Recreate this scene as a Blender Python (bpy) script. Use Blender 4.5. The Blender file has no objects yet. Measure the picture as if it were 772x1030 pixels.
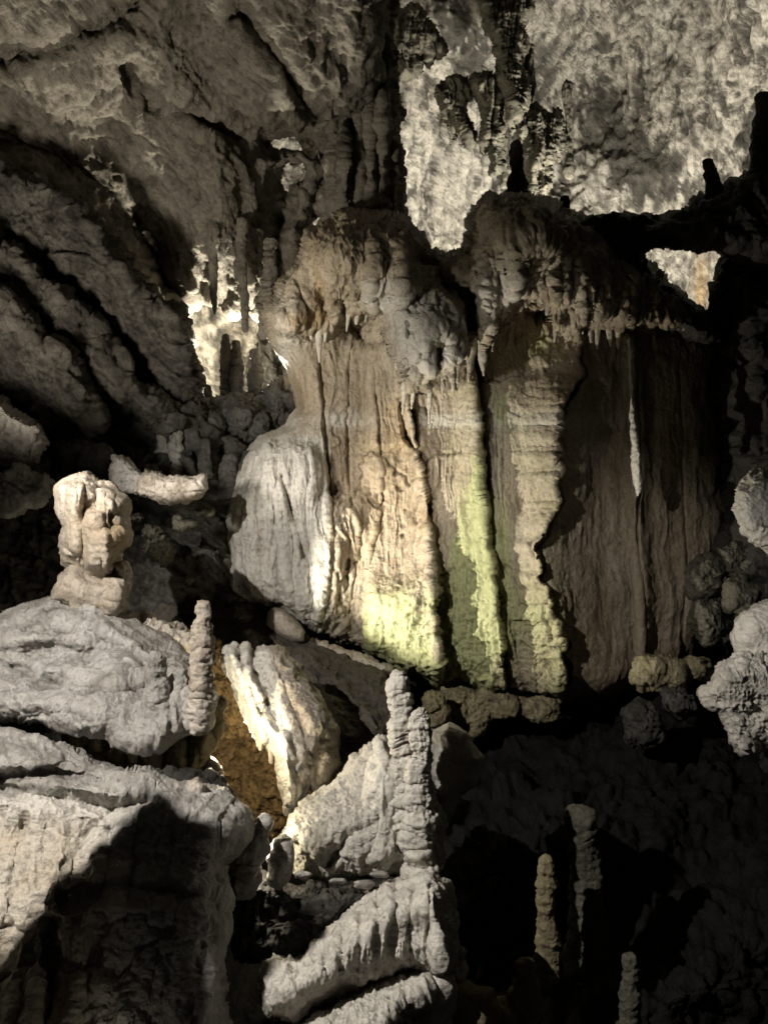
import bpy, math, random
import numpy as np
random.seed(7)
rng = np.random.default_rng(11)
scn = bpy.context.scene
col = scn.collection
PI = math.pi

# ------------------------------------------------------------------ noise (numpy)
def _h(i, j, k, s):
    with np.errstate(over='ignore'):
        n = (i.astype(np.uint32)*np.uint32(374761393) + j.astype(np.uint32)*np.uint32(668265263)
             + k.astype(np.uint32)*np.uint32(2147483647) + np.uint32(s*144665 + 97))
        n = (n ^ (n >> np.uint32(13)))*np.uint32(1274126177)
        n = (n ^ (n >> np.uint32(16)))*np.uint32(2246822519)
        n = n ^ (n >> np.uint32(15))
    return n.astype(np.float32)/np.float32(4294967295.0)

def vnoise(P, s=0):
    """value noise -1..1"""
    P = P.astype(np.float32)
    F = np.floor(P); f = P-F; I = F.astype(np.int64)
    f = f*f*f*(f*(f*6-15)+10)
    i, j, k = I[:, 0], I[:, 1], I[:, 2]
    fx, fy, fz = f[:, 0], f[:, 1], f[:, 2]
    def L(a, b, t): return a+(b-a)*t
    x00 = L(_h(i, j, k, s), _h(i+1, j, k, s), fx); x10 = L(_h(i, j+1, k, s), _h(i+1, j+1, k, s), fx)
    x01 = L(_h(i, j, k+1, s), _h(i+1, j, k+1, s), fx); x11 = L(_h(i, j+1, k+1, s), _h(i+1, j+1, k+1, s), fx)
    return L(L(x00, x10, fy), L(x01, x11, fy), fz)*2-1

ROT = np.array([[0.36, 0.48, -0.8], [-0.8, 0.6, 0.0], [0.48, 0.64, 0.6]], dtype=np.float32)
def fbm(P, o=4, s=0, g=0.5, ridged=False):
    a = 1.0; t = 0; out = np.zeros(len(P), np.float32); Q = P.astype(np.float32)
    for n in range(o):
        v = vnoise(Q, s+n)
        if ridged: v = 1-2*np.abs(v)
        out += a*v; t += a; a *= g; Q = Q@ROT.T*2.03+3.7
    return out/t

def worley(P, s=0):
    P = P.astype(np.float32); F = np.floor(P); f = P-F; I = F.astype(np.int64)
    d1 = np.full(len(P), 9., np.float32); d2 = d1.copy(); cid = np.zeros(len(P), np.float32)
    off = np.zeros((len(P), 3), np.float32)
    for a in (-1, 0, 1):
        for b in (-1, 0, 1):
            for c in (-1, 0, 1):
                i, j, k = I[:, 0]+a, I[:, 1]+b, I[:, 2]+c
                r = np.stack([a+_h(i, j, k, s), b+_h(i, j, k, s+1), c+_h(i, j, k, s+2)], 1)-f
                d = np.sqrt((r*r).sum(1))
                m = d < d1
                d2 = np.where(m, d1, np.minimum(d2, d))
                cid = np.where(m, _h(i, j, k, s+5), cid)
                off[m] = -r[m]
                d1 = np.where(m, d, d1)
    return d1, d2, cid, off

def facets(P, s=0):
    """tilted facets with cracks between them"""
    d1, d2, cid, off = worley(P, s)
    v = np.stack([np.sin(cid*91.), np.cos(cid*57.), np.sin(cid*133.+1)], 1)
    h = (off*v).sum(1)*0.9+(cid-.5)*0.7
    return h*.8 - 0.38*np.exp(-(d2-d1)*7)

def sst(a, b, x):
    t = np.clip((x-a)/(b-a), 0, 1); return t*t*(3-2*t)

def vn1(x, s=0):
    """1D noise over array"""
    P = np.zeros((x.size, 3), np.float32); P[:, 0] = x.ravel(); P[:, 1] = s*7.31
    return vnoise(P, s).reshape(x.shape)

# ------------------------------------------------------------------ pixel -> point of the cave
K = 1/772.
def at(x, y, Y):
    return np.stack(np.broadcast_arrays((np.asarray(x)-386.)*K*Y, Y, (515.-np.asarray(y))*K*Y), -1).astype(np.float64)

# ------------------------------------------------------------------ materials
def nn(nt, t, **kw):
    n = nt.nodes.new(t)
    for k, v in kw.items():
        if k in n.inputs.keys(): n.inputs[k].default_value = v
        else: setattr(n, k, v)
    return n
def ramp(nt, src, stops):
    r = nt.nodes.new('ShaderNodeValToRGB'); e = r.color_ramp.elements
    while len(e) < len(stops): e.new(.5)
    for k, (p, c) in enumerate(stops):
        e[k].position = p; e[k].color = (c, c, c, 1) if isinstance(c, (int, float)) else (*c, 1)
    nt.links.new(src, r.inputs[0]); return r.outputs[0]
def mixc(nt, f, a, b, mode='MIX'):
    m = nt.nodes.new('ShaderNodeMix'); m.data_type = 'RGBA'; m.blend_type = mode
    for s, v in ((0, f), (6, a), (7, b)):
        if hasattr(v, 'links') or hasattr(v, 'is_linked'): nt.links.new(v, m.inputs[s])
        elif s == 0: m.inputs[0].default_value = v
        else: m.inputs[s].default_value = (*v, 1)
    return m.outputs[2]

def rockmat(name, c1, c2, c3, scale=1., rough=.75, bump=1., fine=1., streak=0.0, spec=.35, blotch=.55, dirt=.6, sc=None):
    m = bpy.data.materials.new(name); m.use_nodes = True; nt = m.node_tree; nt.nodes.clear()
    out = nn(nt, 'ShaderNodeOutputMaterial'); bs = nn(nt, 'ShaderNodeBsdfPrincipled')
    nt.links.new(bs.outputs[0], out.inputs[0])
    geo = nn(nt, 'ShaderNodeNewGeometry'); pos = geo.outputs['Position']
    def noise(sc_, det=8, ro=.6, dist=0., vec=pos):
        n = nn(nt, 'ShaderNodeTexNoise', Scale=sc_*scale, Detail=det, Roughness=ro, Distortion=dist)
        nt.links.new(vec, n.inputs['Vector']); return n.outputs[0]
    # vertically stretched coordinates for drip streaks
    mp = nn(nt, 'ShaderNodeMapping'); mp.inputs['Scale'].default_value = (1, 1, .12); nt.links.new(pos, mp.inputs['Vector'])
    big = noise(.7, 6, .6, .4); med = noise(3.2, 8, .65); st = noise(4.5, 7, .65, .3, mp.outputs[0]); fi = noise(22, 6, .7)
    c = mixc(nt, ramp(nt, big, [(.38, 0.), (.62, 1.)]), c1, c2)
    c = mixc(nt, ramp(nt, med, [(blotch-.06, 0.), (blotch+.12, .85)]), c, c3)
    if streak: c = mixc(nt, ramp(nt, st, [(.5, 0.), (.68, streak)]), c, tuple(v*.35 for v in c3))
    # stain attribute: r algae green, g ochre, b white calcite ; alpha dark: far-wall stains, painted shade on the curtain
    a = nn(nt, 'ShaderNodeAttribute', attribute_name='stain_shade'); sp = nn(nt, 'ShaderNodeSeparateColor'); nt.links.new(a.outputs['Color'], sp.inputs[0])
    def masked(o, lo=.3, hi=.62):
        mm = nn(nt, 'ShaderNodeMath', operation='ADD'); nt.links.new(sp.outputs[o], mm.inputs[0]); nt.links.new(med, mm.inputs[1])
        k = nn(nt, 'ShaderNodeMath', operation='SUBTRACT'); nt.links.new(mm.outputs[0], k.inputs[0]); k.inputs[1].default_value = .5
        r_ = ramp(nt, k.outputs[0], [(.12, 0.), (.75, 1.)])
        x = nn(nt, 'ShaderNodeMath', operation='MULTIPLY', use_clamp=True); nt.links.new(r_, x.inputs[0]); nt.links.new(sp.outputs[o], x.inputs[1])
        y = nn(nt, 'ShaderNodeMath', operation='MULTIPLY', use_clamp=True); nt.links.new(x.outputs[0], y.inputs[0]); y.inputs[1].default_value = 1.9 if o == 2 else 1.15
        return y.outputs[0]
    sc = sc or ((.40, .41, .20), (.44, .31, .16), (.62, .58, .51))
    c = mixc(nt, masked(2), c, sc[2]); c = mixc(nt, masked(1), c, sc[1]); c = mixc(nt, masked(0), c, sc[0])
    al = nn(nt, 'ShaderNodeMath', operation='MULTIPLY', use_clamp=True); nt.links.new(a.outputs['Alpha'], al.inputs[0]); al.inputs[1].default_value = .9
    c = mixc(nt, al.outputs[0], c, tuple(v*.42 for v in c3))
    c = mixc(nt, ramp(nt, fi, [(.25, .55), (.5, 1.), (.8, 1.18)]), (0, 0, 0), c) if False else mixc(nt, 1., c, ramp(nt, fi, [(.3, .62), (.5, .95), (.7, 1.)]), 'MULTIPLY')
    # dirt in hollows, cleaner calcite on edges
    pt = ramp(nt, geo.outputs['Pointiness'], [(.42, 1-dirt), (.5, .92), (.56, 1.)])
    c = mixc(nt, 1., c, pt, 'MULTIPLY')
    nt.links.new(c, bs.inputs['Base Color'])
    rr = nn(nt, 'ShaderNodeMapRange'); rr.inputs['To Min'].default_value = rough-.2; rr.inputs['To Max'].default_value = min(1, rough+.2)
    nt.links.new(med, rr.inputs['Value']); nt.links.new(rr.outputs[0], bs.inputs['Roughness'])
    bs.inputs['Specular IOR Level'].default_value = spec
    # bump chain
    prev = None
    vo = nn(nt, 'ShaderNodeTexVoronoi', feature='DISTANCE_TO_EDGE', Scale=5.5*scale)
    ds = nn(nt, 'ShaderNodeVectorMath', operation='MULTIPLY_ADD'); nt.links.new(pos, ds.inputs[0]); ds.inputs[1].default_value = (1, 1, 1)
    ncol = nn(nt, 'ShaderNodeTexNoise', Scale=2.6*scale, Detail=5); nt.links.new(pos, ncol.inputs['Vector'])
    sc2 = nn(nt, 'ShaderNodeVectorMath', operation='SCALE'); nt.links.new(ncol.outputs['Color'], sc2.inputs[0]); sc2.inputs['Scale'].default_value = .7/scale
    nt.links.new(sc2.outputs[0], ds.inputs[2]); nt.links.new(ds.outputs[0], vo.inputs['Vector'])
    crack = ramp(nt, vo.outputs['Distance'], [(0., 0.), (.06, 1.)])
    for src, d, s_ in ((noise(1.6, 10, .62), .22/scale, .55), (noise(7, 8, .7), .07/scale, .8), (st, .06/scale, .5*(.4+streak)), (crack, .012/scale, .25), (noise(38, 5, .7), .012/scale, .7*fine)):
        b = nn(nt, 'ShaderNodeBump', Strength=min(1, s_*bump), Distance=d)
        nt.links.new(src, b.inputs['Height'])
        if prev: nt.links.new(prev, b.inputs['Normal'])
        prev = b.outputs[0]
    nt.links.new(prev, bs.inputs['Normal'])
    return m

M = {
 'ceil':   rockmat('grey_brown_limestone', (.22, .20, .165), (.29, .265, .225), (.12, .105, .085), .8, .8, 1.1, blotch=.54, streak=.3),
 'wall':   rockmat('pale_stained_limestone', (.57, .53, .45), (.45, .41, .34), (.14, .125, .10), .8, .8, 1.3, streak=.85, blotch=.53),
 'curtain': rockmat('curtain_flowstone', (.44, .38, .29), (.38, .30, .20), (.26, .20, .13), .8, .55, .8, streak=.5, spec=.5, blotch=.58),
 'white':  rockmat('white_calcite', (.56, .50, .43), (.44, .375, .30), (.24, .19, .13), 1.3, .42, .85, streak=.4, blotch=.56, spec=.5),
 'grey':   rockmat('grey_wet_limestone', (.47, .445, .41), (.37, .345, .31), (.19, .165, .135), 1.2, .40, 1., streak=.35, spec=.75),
 'dark':   rockmat('shade_dark_rock', (.042, .036, .030), (.030, .026, .021), (.016, .014, .011), .9, .6, 1., streak=.3),  # base colour lowered to carry the shade on bridge, side wall and ledge
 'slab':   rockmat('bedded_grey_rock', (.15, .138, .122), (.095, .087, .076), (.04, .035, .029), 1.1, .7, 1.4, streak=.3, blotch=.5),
 'dim':    rockmat('shade_dim_green_brown_rock', (.115, .105, .075), (.15, .135, .10), (.05, .045, .032), .8, .7, 1.1, streak=.6),  # green-brown dripstone colour; on the pale floor stalagmites it stands for shade
 'floor':  rockmat('shade_black_floor_rock', (.013, .0115, .010), (.010, .009, .0075), (.006, .0055, .005), .9, .7, 1., spec=.2),  # near-black base colour puts the shade of the floor into the rock
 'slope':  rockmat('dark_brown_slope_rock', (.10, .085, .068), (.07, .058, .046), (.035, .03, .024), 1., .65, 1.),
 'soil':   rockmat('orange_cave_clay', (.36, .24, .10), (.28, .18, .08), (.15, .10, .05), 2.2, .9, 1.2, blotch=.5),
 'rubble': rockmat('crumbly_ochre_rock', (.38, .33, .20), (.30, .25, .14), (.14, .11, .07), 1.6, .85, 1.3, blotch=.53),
}

# ------------------------------------------------------------------ mesh helpers
def make(name, V, quads, mat, parent=None, stain_shade=None, smooth=True):
    me = bpy.data.meshes.new(name); n = len(V); q = len(quads)
    me.vertices.add(n); me.vertices.foreach_set('co', np.ascontiguousarray(V, np.float32).ravel())
    me.loops.add(q*4); me.loops.foreach_set('vertex_index', np.ascontiguousarray(quads, np.int32).ravel())
    me.polygons.add(q); me.polygons.foreach_set('loop_start', np.arange(0, q*4, 4, dtype=np.int32))
    me.polygons.foreach_set('loop_total', np.full(q, 4, np.int32))
    me.polygons.foreach_set('use_smooth', np.full(q, smooth))
    me.update(calc_edges=True); me.validate()
    if stain_shade is None: stain_shade = np.zeros((n, 4))
    if True:
        a = me.color_attributes.new('stain_shade', 'FLOAT_COLOR', 'POINT')
        S = np.zeros((n, 4), np.float32); S[:, :stain_shade.shape[1]] = stain_shade; a.data.foreach_set('color', S.ravel())
    me.materials.append(mat)
    o = bpy.data.objects.new(name, me); col.objects.link(o)
    if parent: o.parent = parent
    return o

def normals(V, Q):
    a, b, c, d = (V[Q[:, k]] for k in range(4))
    fn = np.cross(c-a, d-b)
    N = np.zeros_like(V)
    for k in range(4):
        for ax in range(3): N[:, ax] += np.bincount(Q[:, k], weights=fn[:, ax], minlength=len(V))
    return N/np.maximum(np.linalg.norm(N, axis=1, keepdims=True), 1e-9)

def tag(o, label, cat, group=None):
    o['label'] = label; o['category'] = cat
    if group: o['group'] = group
    return o
def struct(o): o['kind'] = 'structure'; return o

def closed(poly):
    return np.asarray(poly, float)

def polydist(X, Z, poly):
    """signed distance (inside +) and nearest boundary point"""
    P = closed(poly); n = len(P)
    best = np.full(X.shape, 1e9); bx = np.zeros(X.shape); bz = np.zeros(X.shape); ins = np.zeros(X.shape, bool)
    for i in range(n):
        x0, y0 = P[i]; x1, y1 = P[(i+1) % n]; dx, dy = x1-x0, y1-y0
        L2 = dx*dx+dy*dy
        if L2 < 1e-9: continue
        t = np.clip(((X-x0)*dx+(Z-y0)*dy)/L2, 0, 1); cx = x0+t*dx; cy = y0+t*dy
        d = (X-cx)**2+(Z-cy)**2; m = d < best
        best = np.where(m, d, best); bx = np.where(m, cx, bx); bz = np.where(m, cy, bz)
        if dy != 0:
            c = ((y0 > Z) != (y1 > Z)) & (X < dx*(Z-y0)/dy+x0); ins ^= c
    d = np.sqrt(best); return np.where(ins, d, -d), bx, bz

def blur(A, n):
    for _ in range(n):
        A = np.pad(A, 1, mode='edge')
        A = (A[1:-1, 1:-1]*4+(A[:-2, 1:-1]+A[2:, 1:-1]+A[1:-1, :-2]+A[1:-1, 2:])*2+A[:-2, :-2]+A[2:, 2:]+A[:-2, 2:]+A[2:, :-2])/16
    return A

def roughen(poly, amp, step=9, seed=0):
    """subdivide an outline and jitter it so that it is never straight"""
    P = closed(poly); out = []; n = len(P)
    for i in range(n):
        a, b = P[i], P[(i+1) % n]; L = np.linalg.norm(b-a); k = max(1, int(L/step))
        for j in range(k): out.append(a+(b-a)*j/k)
    out = np.array(out); r = np.random.default_rng(seed+5)
    j = r.normal(0, 1, out.shape); j = (j+np.roll(j, 1, 0)*.7)/1.3
    return out+j*amp

def YF(Y):
    if callable(Y): return Y
    if isinstance(Y, tuple):   # (y_top, Y_top, y_bottom, Y_bottom [, dY/dx, x0])
        if len(Y) == 4: Y = (*Y, 0, 0)
        return lambda x, y: Y[1]+(Y[3]-Y[1])*np.clip((y-Y[0])/(Y[2]-Y[0]), -.5, 1.5)+Y[4]*(x-Y[5])
    return lambda x, y: np.zeros_like(x)+Y

def formation(name, poly, Y, T, R, mat, disp=None, relief=None, stain_shade=None, step=1.5, back=None, parent=None,
              jit=1.5, seed=0, edge=6, smooth=True, bl=None):
    """solid rock body: outline (pixels at its depth) inflated to thickness T (m) with a rounded rim of R px;
       relief(x,y) = metres forward, disp(P, x, y) = metres along the normal"""
    Yf = YF(Y)
    poly = roughen(poly, jit, 8, seed) if jit else closed(poly)
    s = step; x0, y0 = poly.min(0)-2*s; x1, y1 = poly.max(0)+2*s
    gx = np.arange(x0, x1+s, s); gy = np.arange(y0, y1+s, s); X, Z = np.meshgrid(gx, gy)
    d, bx, bz = polydist(X, Z, poly)
    ins = d > 0
    cell = ins[:-1, :-1] | ins[1:, :-1] | ins[:-1, 1:] | ins[1:, 1:]
    use = np.zeros(X.shape, bool)
    use[:-1, :-1] |= cell; use[1:, :-1] |= cell; use[:-1, 1:] |= cell; use[1:, 1:] |= cell
    rim = use & ~ins
    Xs = np.where(rim, bx, X); Zs = np.where(rim, bz, Z); dd = np.where(ins, d, 0)
    db = blur(dd, bl if bl is not None else max(2, int(R/s/5))); db = np.where(rim, 0, np.minimum(db, dd*1.5+.3*s))
    t = np.clip(db/R, 0, 1); prof = np.sqrt(np.maximum(0, 1-(1-t)**2))
    w = np.clip(dd/edge, 0, 1)
    Tb = back if back is not None else T*.8
    Yc = Yf(Xs, Zs)
    fr = T*prof + (relief(Xs, Zs)*w if relief else 0)
    idx = -np.ones(X.shape, np.int64); idx[use] = np.arange(use.sum()); nf = int(use.sum())
    bi = -np.ones(X.shape, np.int64); bi[ins] = nf+np.arange(ins.sum()); bi[rim] = idx[rim]
    Vf = at(Xs[use], Zs[use], (Yc-fr)[use]); Vb = at(Xs[ins], Zs[ins], (Yc+Tb*prof)[ins])
    V = np.concatenate([Vf, Vb]); px = np.concatenate([Xs[use], Xs[ins]]); py = np.concatenate([Zs[use], Zs[ins]])
    c = np.argwhere(cell); r, q = c[:, 0], c[:, 1]
    Qf = np.stack([idx[r, q], idx[r+1, q], idx[r+1, q+1], idx[r, q+1]], 1)
    Qb = np.stack([bi[r, q], bi[r, q+1], bi[r+1, q+1], bi[r+1, q]], 1)
    Q = np.concatenate([Qf, Qb])
    # drop degenerate quads (all four on the rim)
    ok = ~(np.isin(Qb, idx[rim]).all(1)); Q = np.concatenate([Qf, Qb[ok]])
    if disp is not None:
        N = normals(V, Q); V = V+N*np.asarray(disp(V, px, py))[:, None]
    S = stain_shade(V, px, py) if stain_shade else None
    return make(name, V, Q, mat, parent, S, smooth)

def sheet(name, xr, yr, step, Yfun, mat, disp=None, stain_shade=None):
    gx = np.arange(xr[0], xr[1]+step, step); gy = np.arange(yr[0], yr[1]+step, step); X, Z = np.meshgrid(gx, gy)
    V = at(X.ravel(), Z.ravel(), Yfun(X, Z).ravel()); H, W = X.shape; I = np.arange(H*W).reshape(H, W)
    Q = np.stack([I[:-1, :-1], I[1:, :-1], I[1:, 1:], I[:-1, 1:]], -1).reshape(-1, 4)
    if disp is not None: V = V+normals(V, Q)*np.asarray(disp(V, X.ravel(), Z.ravel()))[:, None]
    return make(name, V, Q, mat, None, stain_shade(V, X.ravel(), Z.ravel()) if stain_shade else None)

def spine(name, pts, Y, mat, disp=None, seg=36, step=1.6, parent=None, stain_shade=None, flat=.85, seed=0, nod=.12, nodp=13.):
    """tapered column: pts = (x, y, radius) in pixels at depth Y from one end to the other;
       nod = size of the stacked swellings, nodp = their spacing in px"""
    P = np.asarray(pts, float); Yf = YF(Y)
    L = np.concatenate([[0], np.cumsum(np.hypot(np.diff(P[:, 0]), np.diff(P[:, 1])))])
    n = max(8, int(L[-1]/step)); u = np.linspace(0, L[-1], n)
    def sm(k):
        a = np.interp(u, L, P[:, k]); w = max(1, int(4/step)); ker = np.ones(2*w+1)/(2*w+1)
        return np.convolve(np.pad(a, w, mode='edge'), ker, 'valid')
    x, y, r = sm(0), sm(1), sm(2)
    x = x+vn1(u/16., seed+9)*r*.14
    e = np.minimum(1, np.maximum(u, .0)/np.maximum(P[0, 2], .5)); cap = np.sqrt(np.maximum(0.02, 1-(1-e)**2))
    r = r*cap
    th = np.linspace(0, 2*PI, seg, endpoint=False)
    Yc = Yf(x, y)
    C = at(x, y, Yc)
    U = u[:, None]+(r*.45*vn1(u/30., seed+31))[:, None]*np.cos(th-seed)+r[:, None]*.18*np.sin(2*th+seed*1.7)
    ph = U/nodp+vn1(U/19., seed)*2.2+vn1(U/7., seed+5)*.5; am = nod*(.5+.9*vn1(U/23., seed+13))
    rm = (r*K*Yc)[:, None]*(1+am*(np.abs(np.sin(PI*ph))**.55*1.4-.95)+nod*.55*vn1(U/4.5, seed+3)+.10*vn1(U/14.+th*.0, seed+40)*np.cos(th+u[:, None]/23.))
    V = np.zeros((n, seg, 3))
    V[:, :, 0] = C[:, None, 0]+rm*np.cos(th)
    V[:, :, 1] = C[:, None, 1]+rm*np.sin(th)*flat
    V[:, :, 2] = C[:, None, 2]
    tx = np.gradient(y, u); tz = np.gradient(x, u)     # tilt the rings a little with the spine
    V[:, :, 2] += rm*np.cos(th)*(tz/np.maximum(abs(tx), .4))[:, None]*np.sign(tx)[:, None]*.8
    V = V.reshape(-1, 3); I = np.arange(n*seg).reshape(n, seg); J = np.roll(I, -1, 1)
    Q = np.stack([I[:-1], J[:-1], J[1:], I[1:]], -1).reshape(-1, 4)
    if y[-1] < y[0]: Q = Q[:, ::-1]
    px = np.repeat(x, seg); py = np.repeat(y, seg)
    # close both ends
    V = np.vstack([V, C[0], C[-1]]); a, b = n*seg, n*seg+1
    capq = [[a, J[0, k], I[0, k], I[0, k]] for k in range(0)]
    px = np.append(px, [x[0], x[-1]]); py = np.append(py, [y[0], y[-1]])
    e1 = np.stack([np.full(seg//2, a), I[0, 0::2], I[0, 1::2], np.roll(I[0], -2)[0::2]], 1)
    e2 = np.stack([np.full(seg//2, b), np.roll(I[-1], -2)[0::2], I[-1, 1::2], I[-1, 0::2]], 1)
    if y[-1] < y[0]: e1 = e1[:, ::-1]; e2 = e2[:, ::-1]
    Q = np.concatenate([Q, e1[:, ::-1], e2[:, ::-1]])
    N = normals(V, Q)
    if (N[:seg*n//2]*(V[:seg*n//2]-np.repeat(C, seg, 0)[:seg*n//2])).sum() < 0: Q = Q[:, ::-1]; N = -N
    if disp is not None: V = V+N*np.asarray(disp(V, px, py))[:, None]
    return make(name, V, Q, mat, parent, stain_shade(V, px, py) if stain_shade else None)

# ------------------------------------------------------------------ displacement styles (metres)
def S3(P, fx, fy, fz): return P*np.array([fx, fy, fz])
def d_flow(a=.06, f=2., s=0, fl=.05, ff=6.):
    def g(P, x, y):
        W = P.copy(); W[:, 0] += .12*vnoise(P*1.3, s+20); 
        h = a*fbm(P*f, 5, s)+fl*fbm(S3(W, ff, ff, ff*.16), 4, s+4, .55, True)
        h += a*.35*fbm(S3(P, 3*f, 3*f, 7*f), 3, s+8)
        return h
    return g
def d_rock(a=.12, f=1.4, s=0, fa=.6):
    def g(P, x, y):
        W = P+.18/f*np.stack([vnoise(P*f*1.7, s+1), vnoise(P*f*1.7, s+2), vnoise(P*f*1.7, s+3)], 1)
        return a*fbm(P*f, 6, s, .55)+a*fa*facets(W*f*1.6, s+7)+a*.3*facets(W*f*4.5, s+17)
    return g
def d_pop(a=.05, f=5., s=0, b=.06):
    def g(P, x, y):
        W = P+.1/f*np.stack([vnoise(P*f, s+1), vnoise(P*f, s+2), vnoise(P*f, s+3)], 1)
        d1, d2, c, o = worley(W*f, s); e1, e2, _, _ = worley(W*f*2.3, s+9)
        return a*(1-d1*1.3)*(.4+c)+a*.35*(1-e1*1.3)+b*fbm(P*f*.35, 4, s+30)
    return g
def d_smooth(a=.06, f=1.6, s=0):
    def g(P, x, y):
        return a*fbm(P*f, 3, s)+a*.35*fbm(P*f*3.5, 4, s+9)+a*.10*fbm(P*f*14, 3, s+19)
    return g
def d_crack(a=.04, f=.8, w=.035, s=0):
    def g(P, x, y):
        n = fbm(P*f, 5, s, .55); m = sst(-.15, .15, vnoise(P*f*.8, s+50))
        n2 = fbm(S3(P, f*2.3, f*2.3, f*1.6), 4, s+11, .55)
        return -a*np.exp(-np.abs(n)/w)*m-a*.5*np.exp(-np.abs(n2)/(w*1.2))*(1-m)+a*1.2*sst(0, .05, n)
    return g
def d_jag(a=.08, f=2., s=0):
    def g(P, x, y):
        W = P+.2/f*np.stack([vnoise(P*f*1.3, s+1), vnoise(P*f*1.3, s+2), vnoise(P*f*1.3, s+3)], 1)
        q = fbm(W*f*.8, 4, s+4)*3.5; st = np.floor(q)+sst(.6, 1., q-np.floor(q))
        return a*.9*fbm(W*f, 6, s, .62, True)+a*.45*st+a*.5*fbm(P*f*3.4, 5, s+9, .62)+a*.35*fbm(P*f*9, 3, s+12, .6, True)
    return g
def add(*fs): return lambda P, x, y: sum(f(P, x, y) for f in fs)

def G(x, y, cx, cy, rx, ry=None, rot=0):
    ry = ry or rx; c, s = math.cos(rot), math.sin(rot); dx = x-cx; dy = y-cy
    return np.exp(-(((dx*c+dy*s)/rx)**2+((-dx*s+dy*c)/ry)**2))
def line(x, y, pts):
    """distance (px) to a polyline"""
    best = np.full(x.shape, 1e9)
    for (x0, y0), (x1, y1) in zip(pts[:-1], pts[1:]):
        dx, dy = x1-x0, y1-y0; t = np.clip(((x-x0)*dx+(y-y0)*dy)/(dx*dx+dy*dy+1e-9), 0, 1)
        best = np.minimum(best, np.hypot(x-x0-t*dx, y-y0-t*dy))
    return best
def ridge(x, y, pts, w): return np.exp(-(line(x, y, pts)/w)**2)

# =================================================================== THE SETTING
# pale lit wall and roof of the far chamber
def far_Y(x, y):
    Y = 24-7*sst(150, -250, y)+1.2*np.sin(x/75.)+.8*np.sin((x+y)/48.)
    Y = Y-1.5*sst(600, 820, x)*sst(400, 0, y)
    return Y-6.0*sst(330, 210, x)
def far_d(P, x, y):
    dk = fbm(S3(P, .9, .9, .35), 5, 41, .6, True)
    return .55*fbm(P*.35, 6, 40, .58)+.28*dk+.22*fbm(S3(P, 2.6, 2.6, 1.2), 4, 47, .6, True)
def far_stain(P, x, y):
    S = np.zeros((len(P), 3)); S[:, 1] = .8*G(x, y, 705, 290, 10, 45)+.25*G(x, y, 230, 350, 50, 40); S[:, 2] = .3*G(x, y, 430, 150, 90, 90)+.5*G(x, y, 560, 180, 90, 50)
    n = fbm(S3(P, .55, .55, .32), 6, 44, .62); n2 = fbm(S3(P, 1.6, 1.6, .55), 5, 45, .65)
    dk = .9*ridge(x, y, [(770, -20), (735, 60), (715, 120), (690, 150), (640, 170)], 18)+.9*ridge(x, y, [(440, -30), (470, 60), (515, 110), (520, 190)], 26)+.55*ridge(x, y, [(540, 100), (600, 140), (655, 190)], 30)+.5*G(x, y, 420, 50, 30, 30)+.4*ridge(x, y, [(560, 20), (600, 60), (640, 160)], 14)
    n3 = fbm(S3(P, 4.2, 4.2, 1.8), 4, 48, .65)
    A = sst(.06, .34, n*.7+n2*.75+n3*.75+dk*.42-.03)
    return np.concatenate([S, A[:, None]], 1)
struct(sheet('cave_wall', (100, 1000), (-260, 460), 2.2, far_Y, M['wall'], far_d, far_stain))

# brown roof of the near chamber, overhanging: its lower rim opens on the lit recess
ceil_poly = [(-420, -420), (640, -420), (560, -150), (400, -60), (388, 0), (384, 60), (380, 100), (352, 128), (326, 140), (296, 141), (268, 140), (264, 146),
             (272, 151), (322, 152), (330, 170), (322, 200), (312, 225), (303, 245), (296, 268), (288, 285), (279, 291), (281, 262), (283, 236), (288, 205), (291, 182),
             (303, 176), (302, 166), (289, 164), (281, 178), (279, 220), (275, 262), (270, 296), (276, 322), (262, 318), (250, 305), (238, 316), (228, 300), (214, 303), (203, 292),
             (192, 304), (184, 290), (170, 272), (156, 246), (142, 226), (137, 218), (136, 222), (147, 240), (160, 268), (172, 292), (186, 305), (187, 330),
             (192, 380), (196, 440), (180, 560), (-420, 560)]
def ceil_Y(x, y): return 14.5-6.5*sst(330, -380, y)-1.5*sst(120, -300, x)
def ceil_relief(x, y):
    h = .55*ridge(x, y, [(-20, 160), (40, 175), (95, 210), (150, 265), (185, 300)], 16)
    h += .5*ridge(x, y, [(120, 30), (170, 90), (215, 160), (225, 240)], 26)+.4*G(x, y, 60, 70, 70, 40, .4)+.4*G(x, y, 270, 60, 45, 70)
    h -= .6*ridge(x, y, [(240, 10), (285, 70), (318, 118)], 9)+.5*ridge(x, y, [(0, 60), (60, 45), (120, 20), (150, -20)], 12)
    h -= .45*ridge(x, y, [(130, 70), (150, 105), (195, 120), (240, 135)], 8)
    for xx in (215, 247, 262): h += .3*ridge(x, y, [(xx, 230), (xx+2, 310)], 6)
    return .75*h
def ceil_d(P, x, y):
    W = P+.35*np.stack([vnoise(P*.9, 1), vnoise(P*.9, 2), vnoise(P*.9, 3)], 1)
    dg = (W[:, 0]*.75+W[:, 2]*.66)
    q = np.stack([dg*2.2, W[:, 1]*1.5, (W[:, 2]*.75-W[:, 0]*.66)*.9], 1)
    low = sst(190, 320, y)
    return .30*fbm(q*.6, 7, 60, .62)+.05*facets(q*1.1, 66)+.08*fbm(q*1.5, 5, 70, .6, True)+.06*fbm(P*3.2, 4, 73, .6, True)+.12*low*fbm(S3(P, 2.6, 2.6, .4), 4, 75, .6, True)
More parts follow.
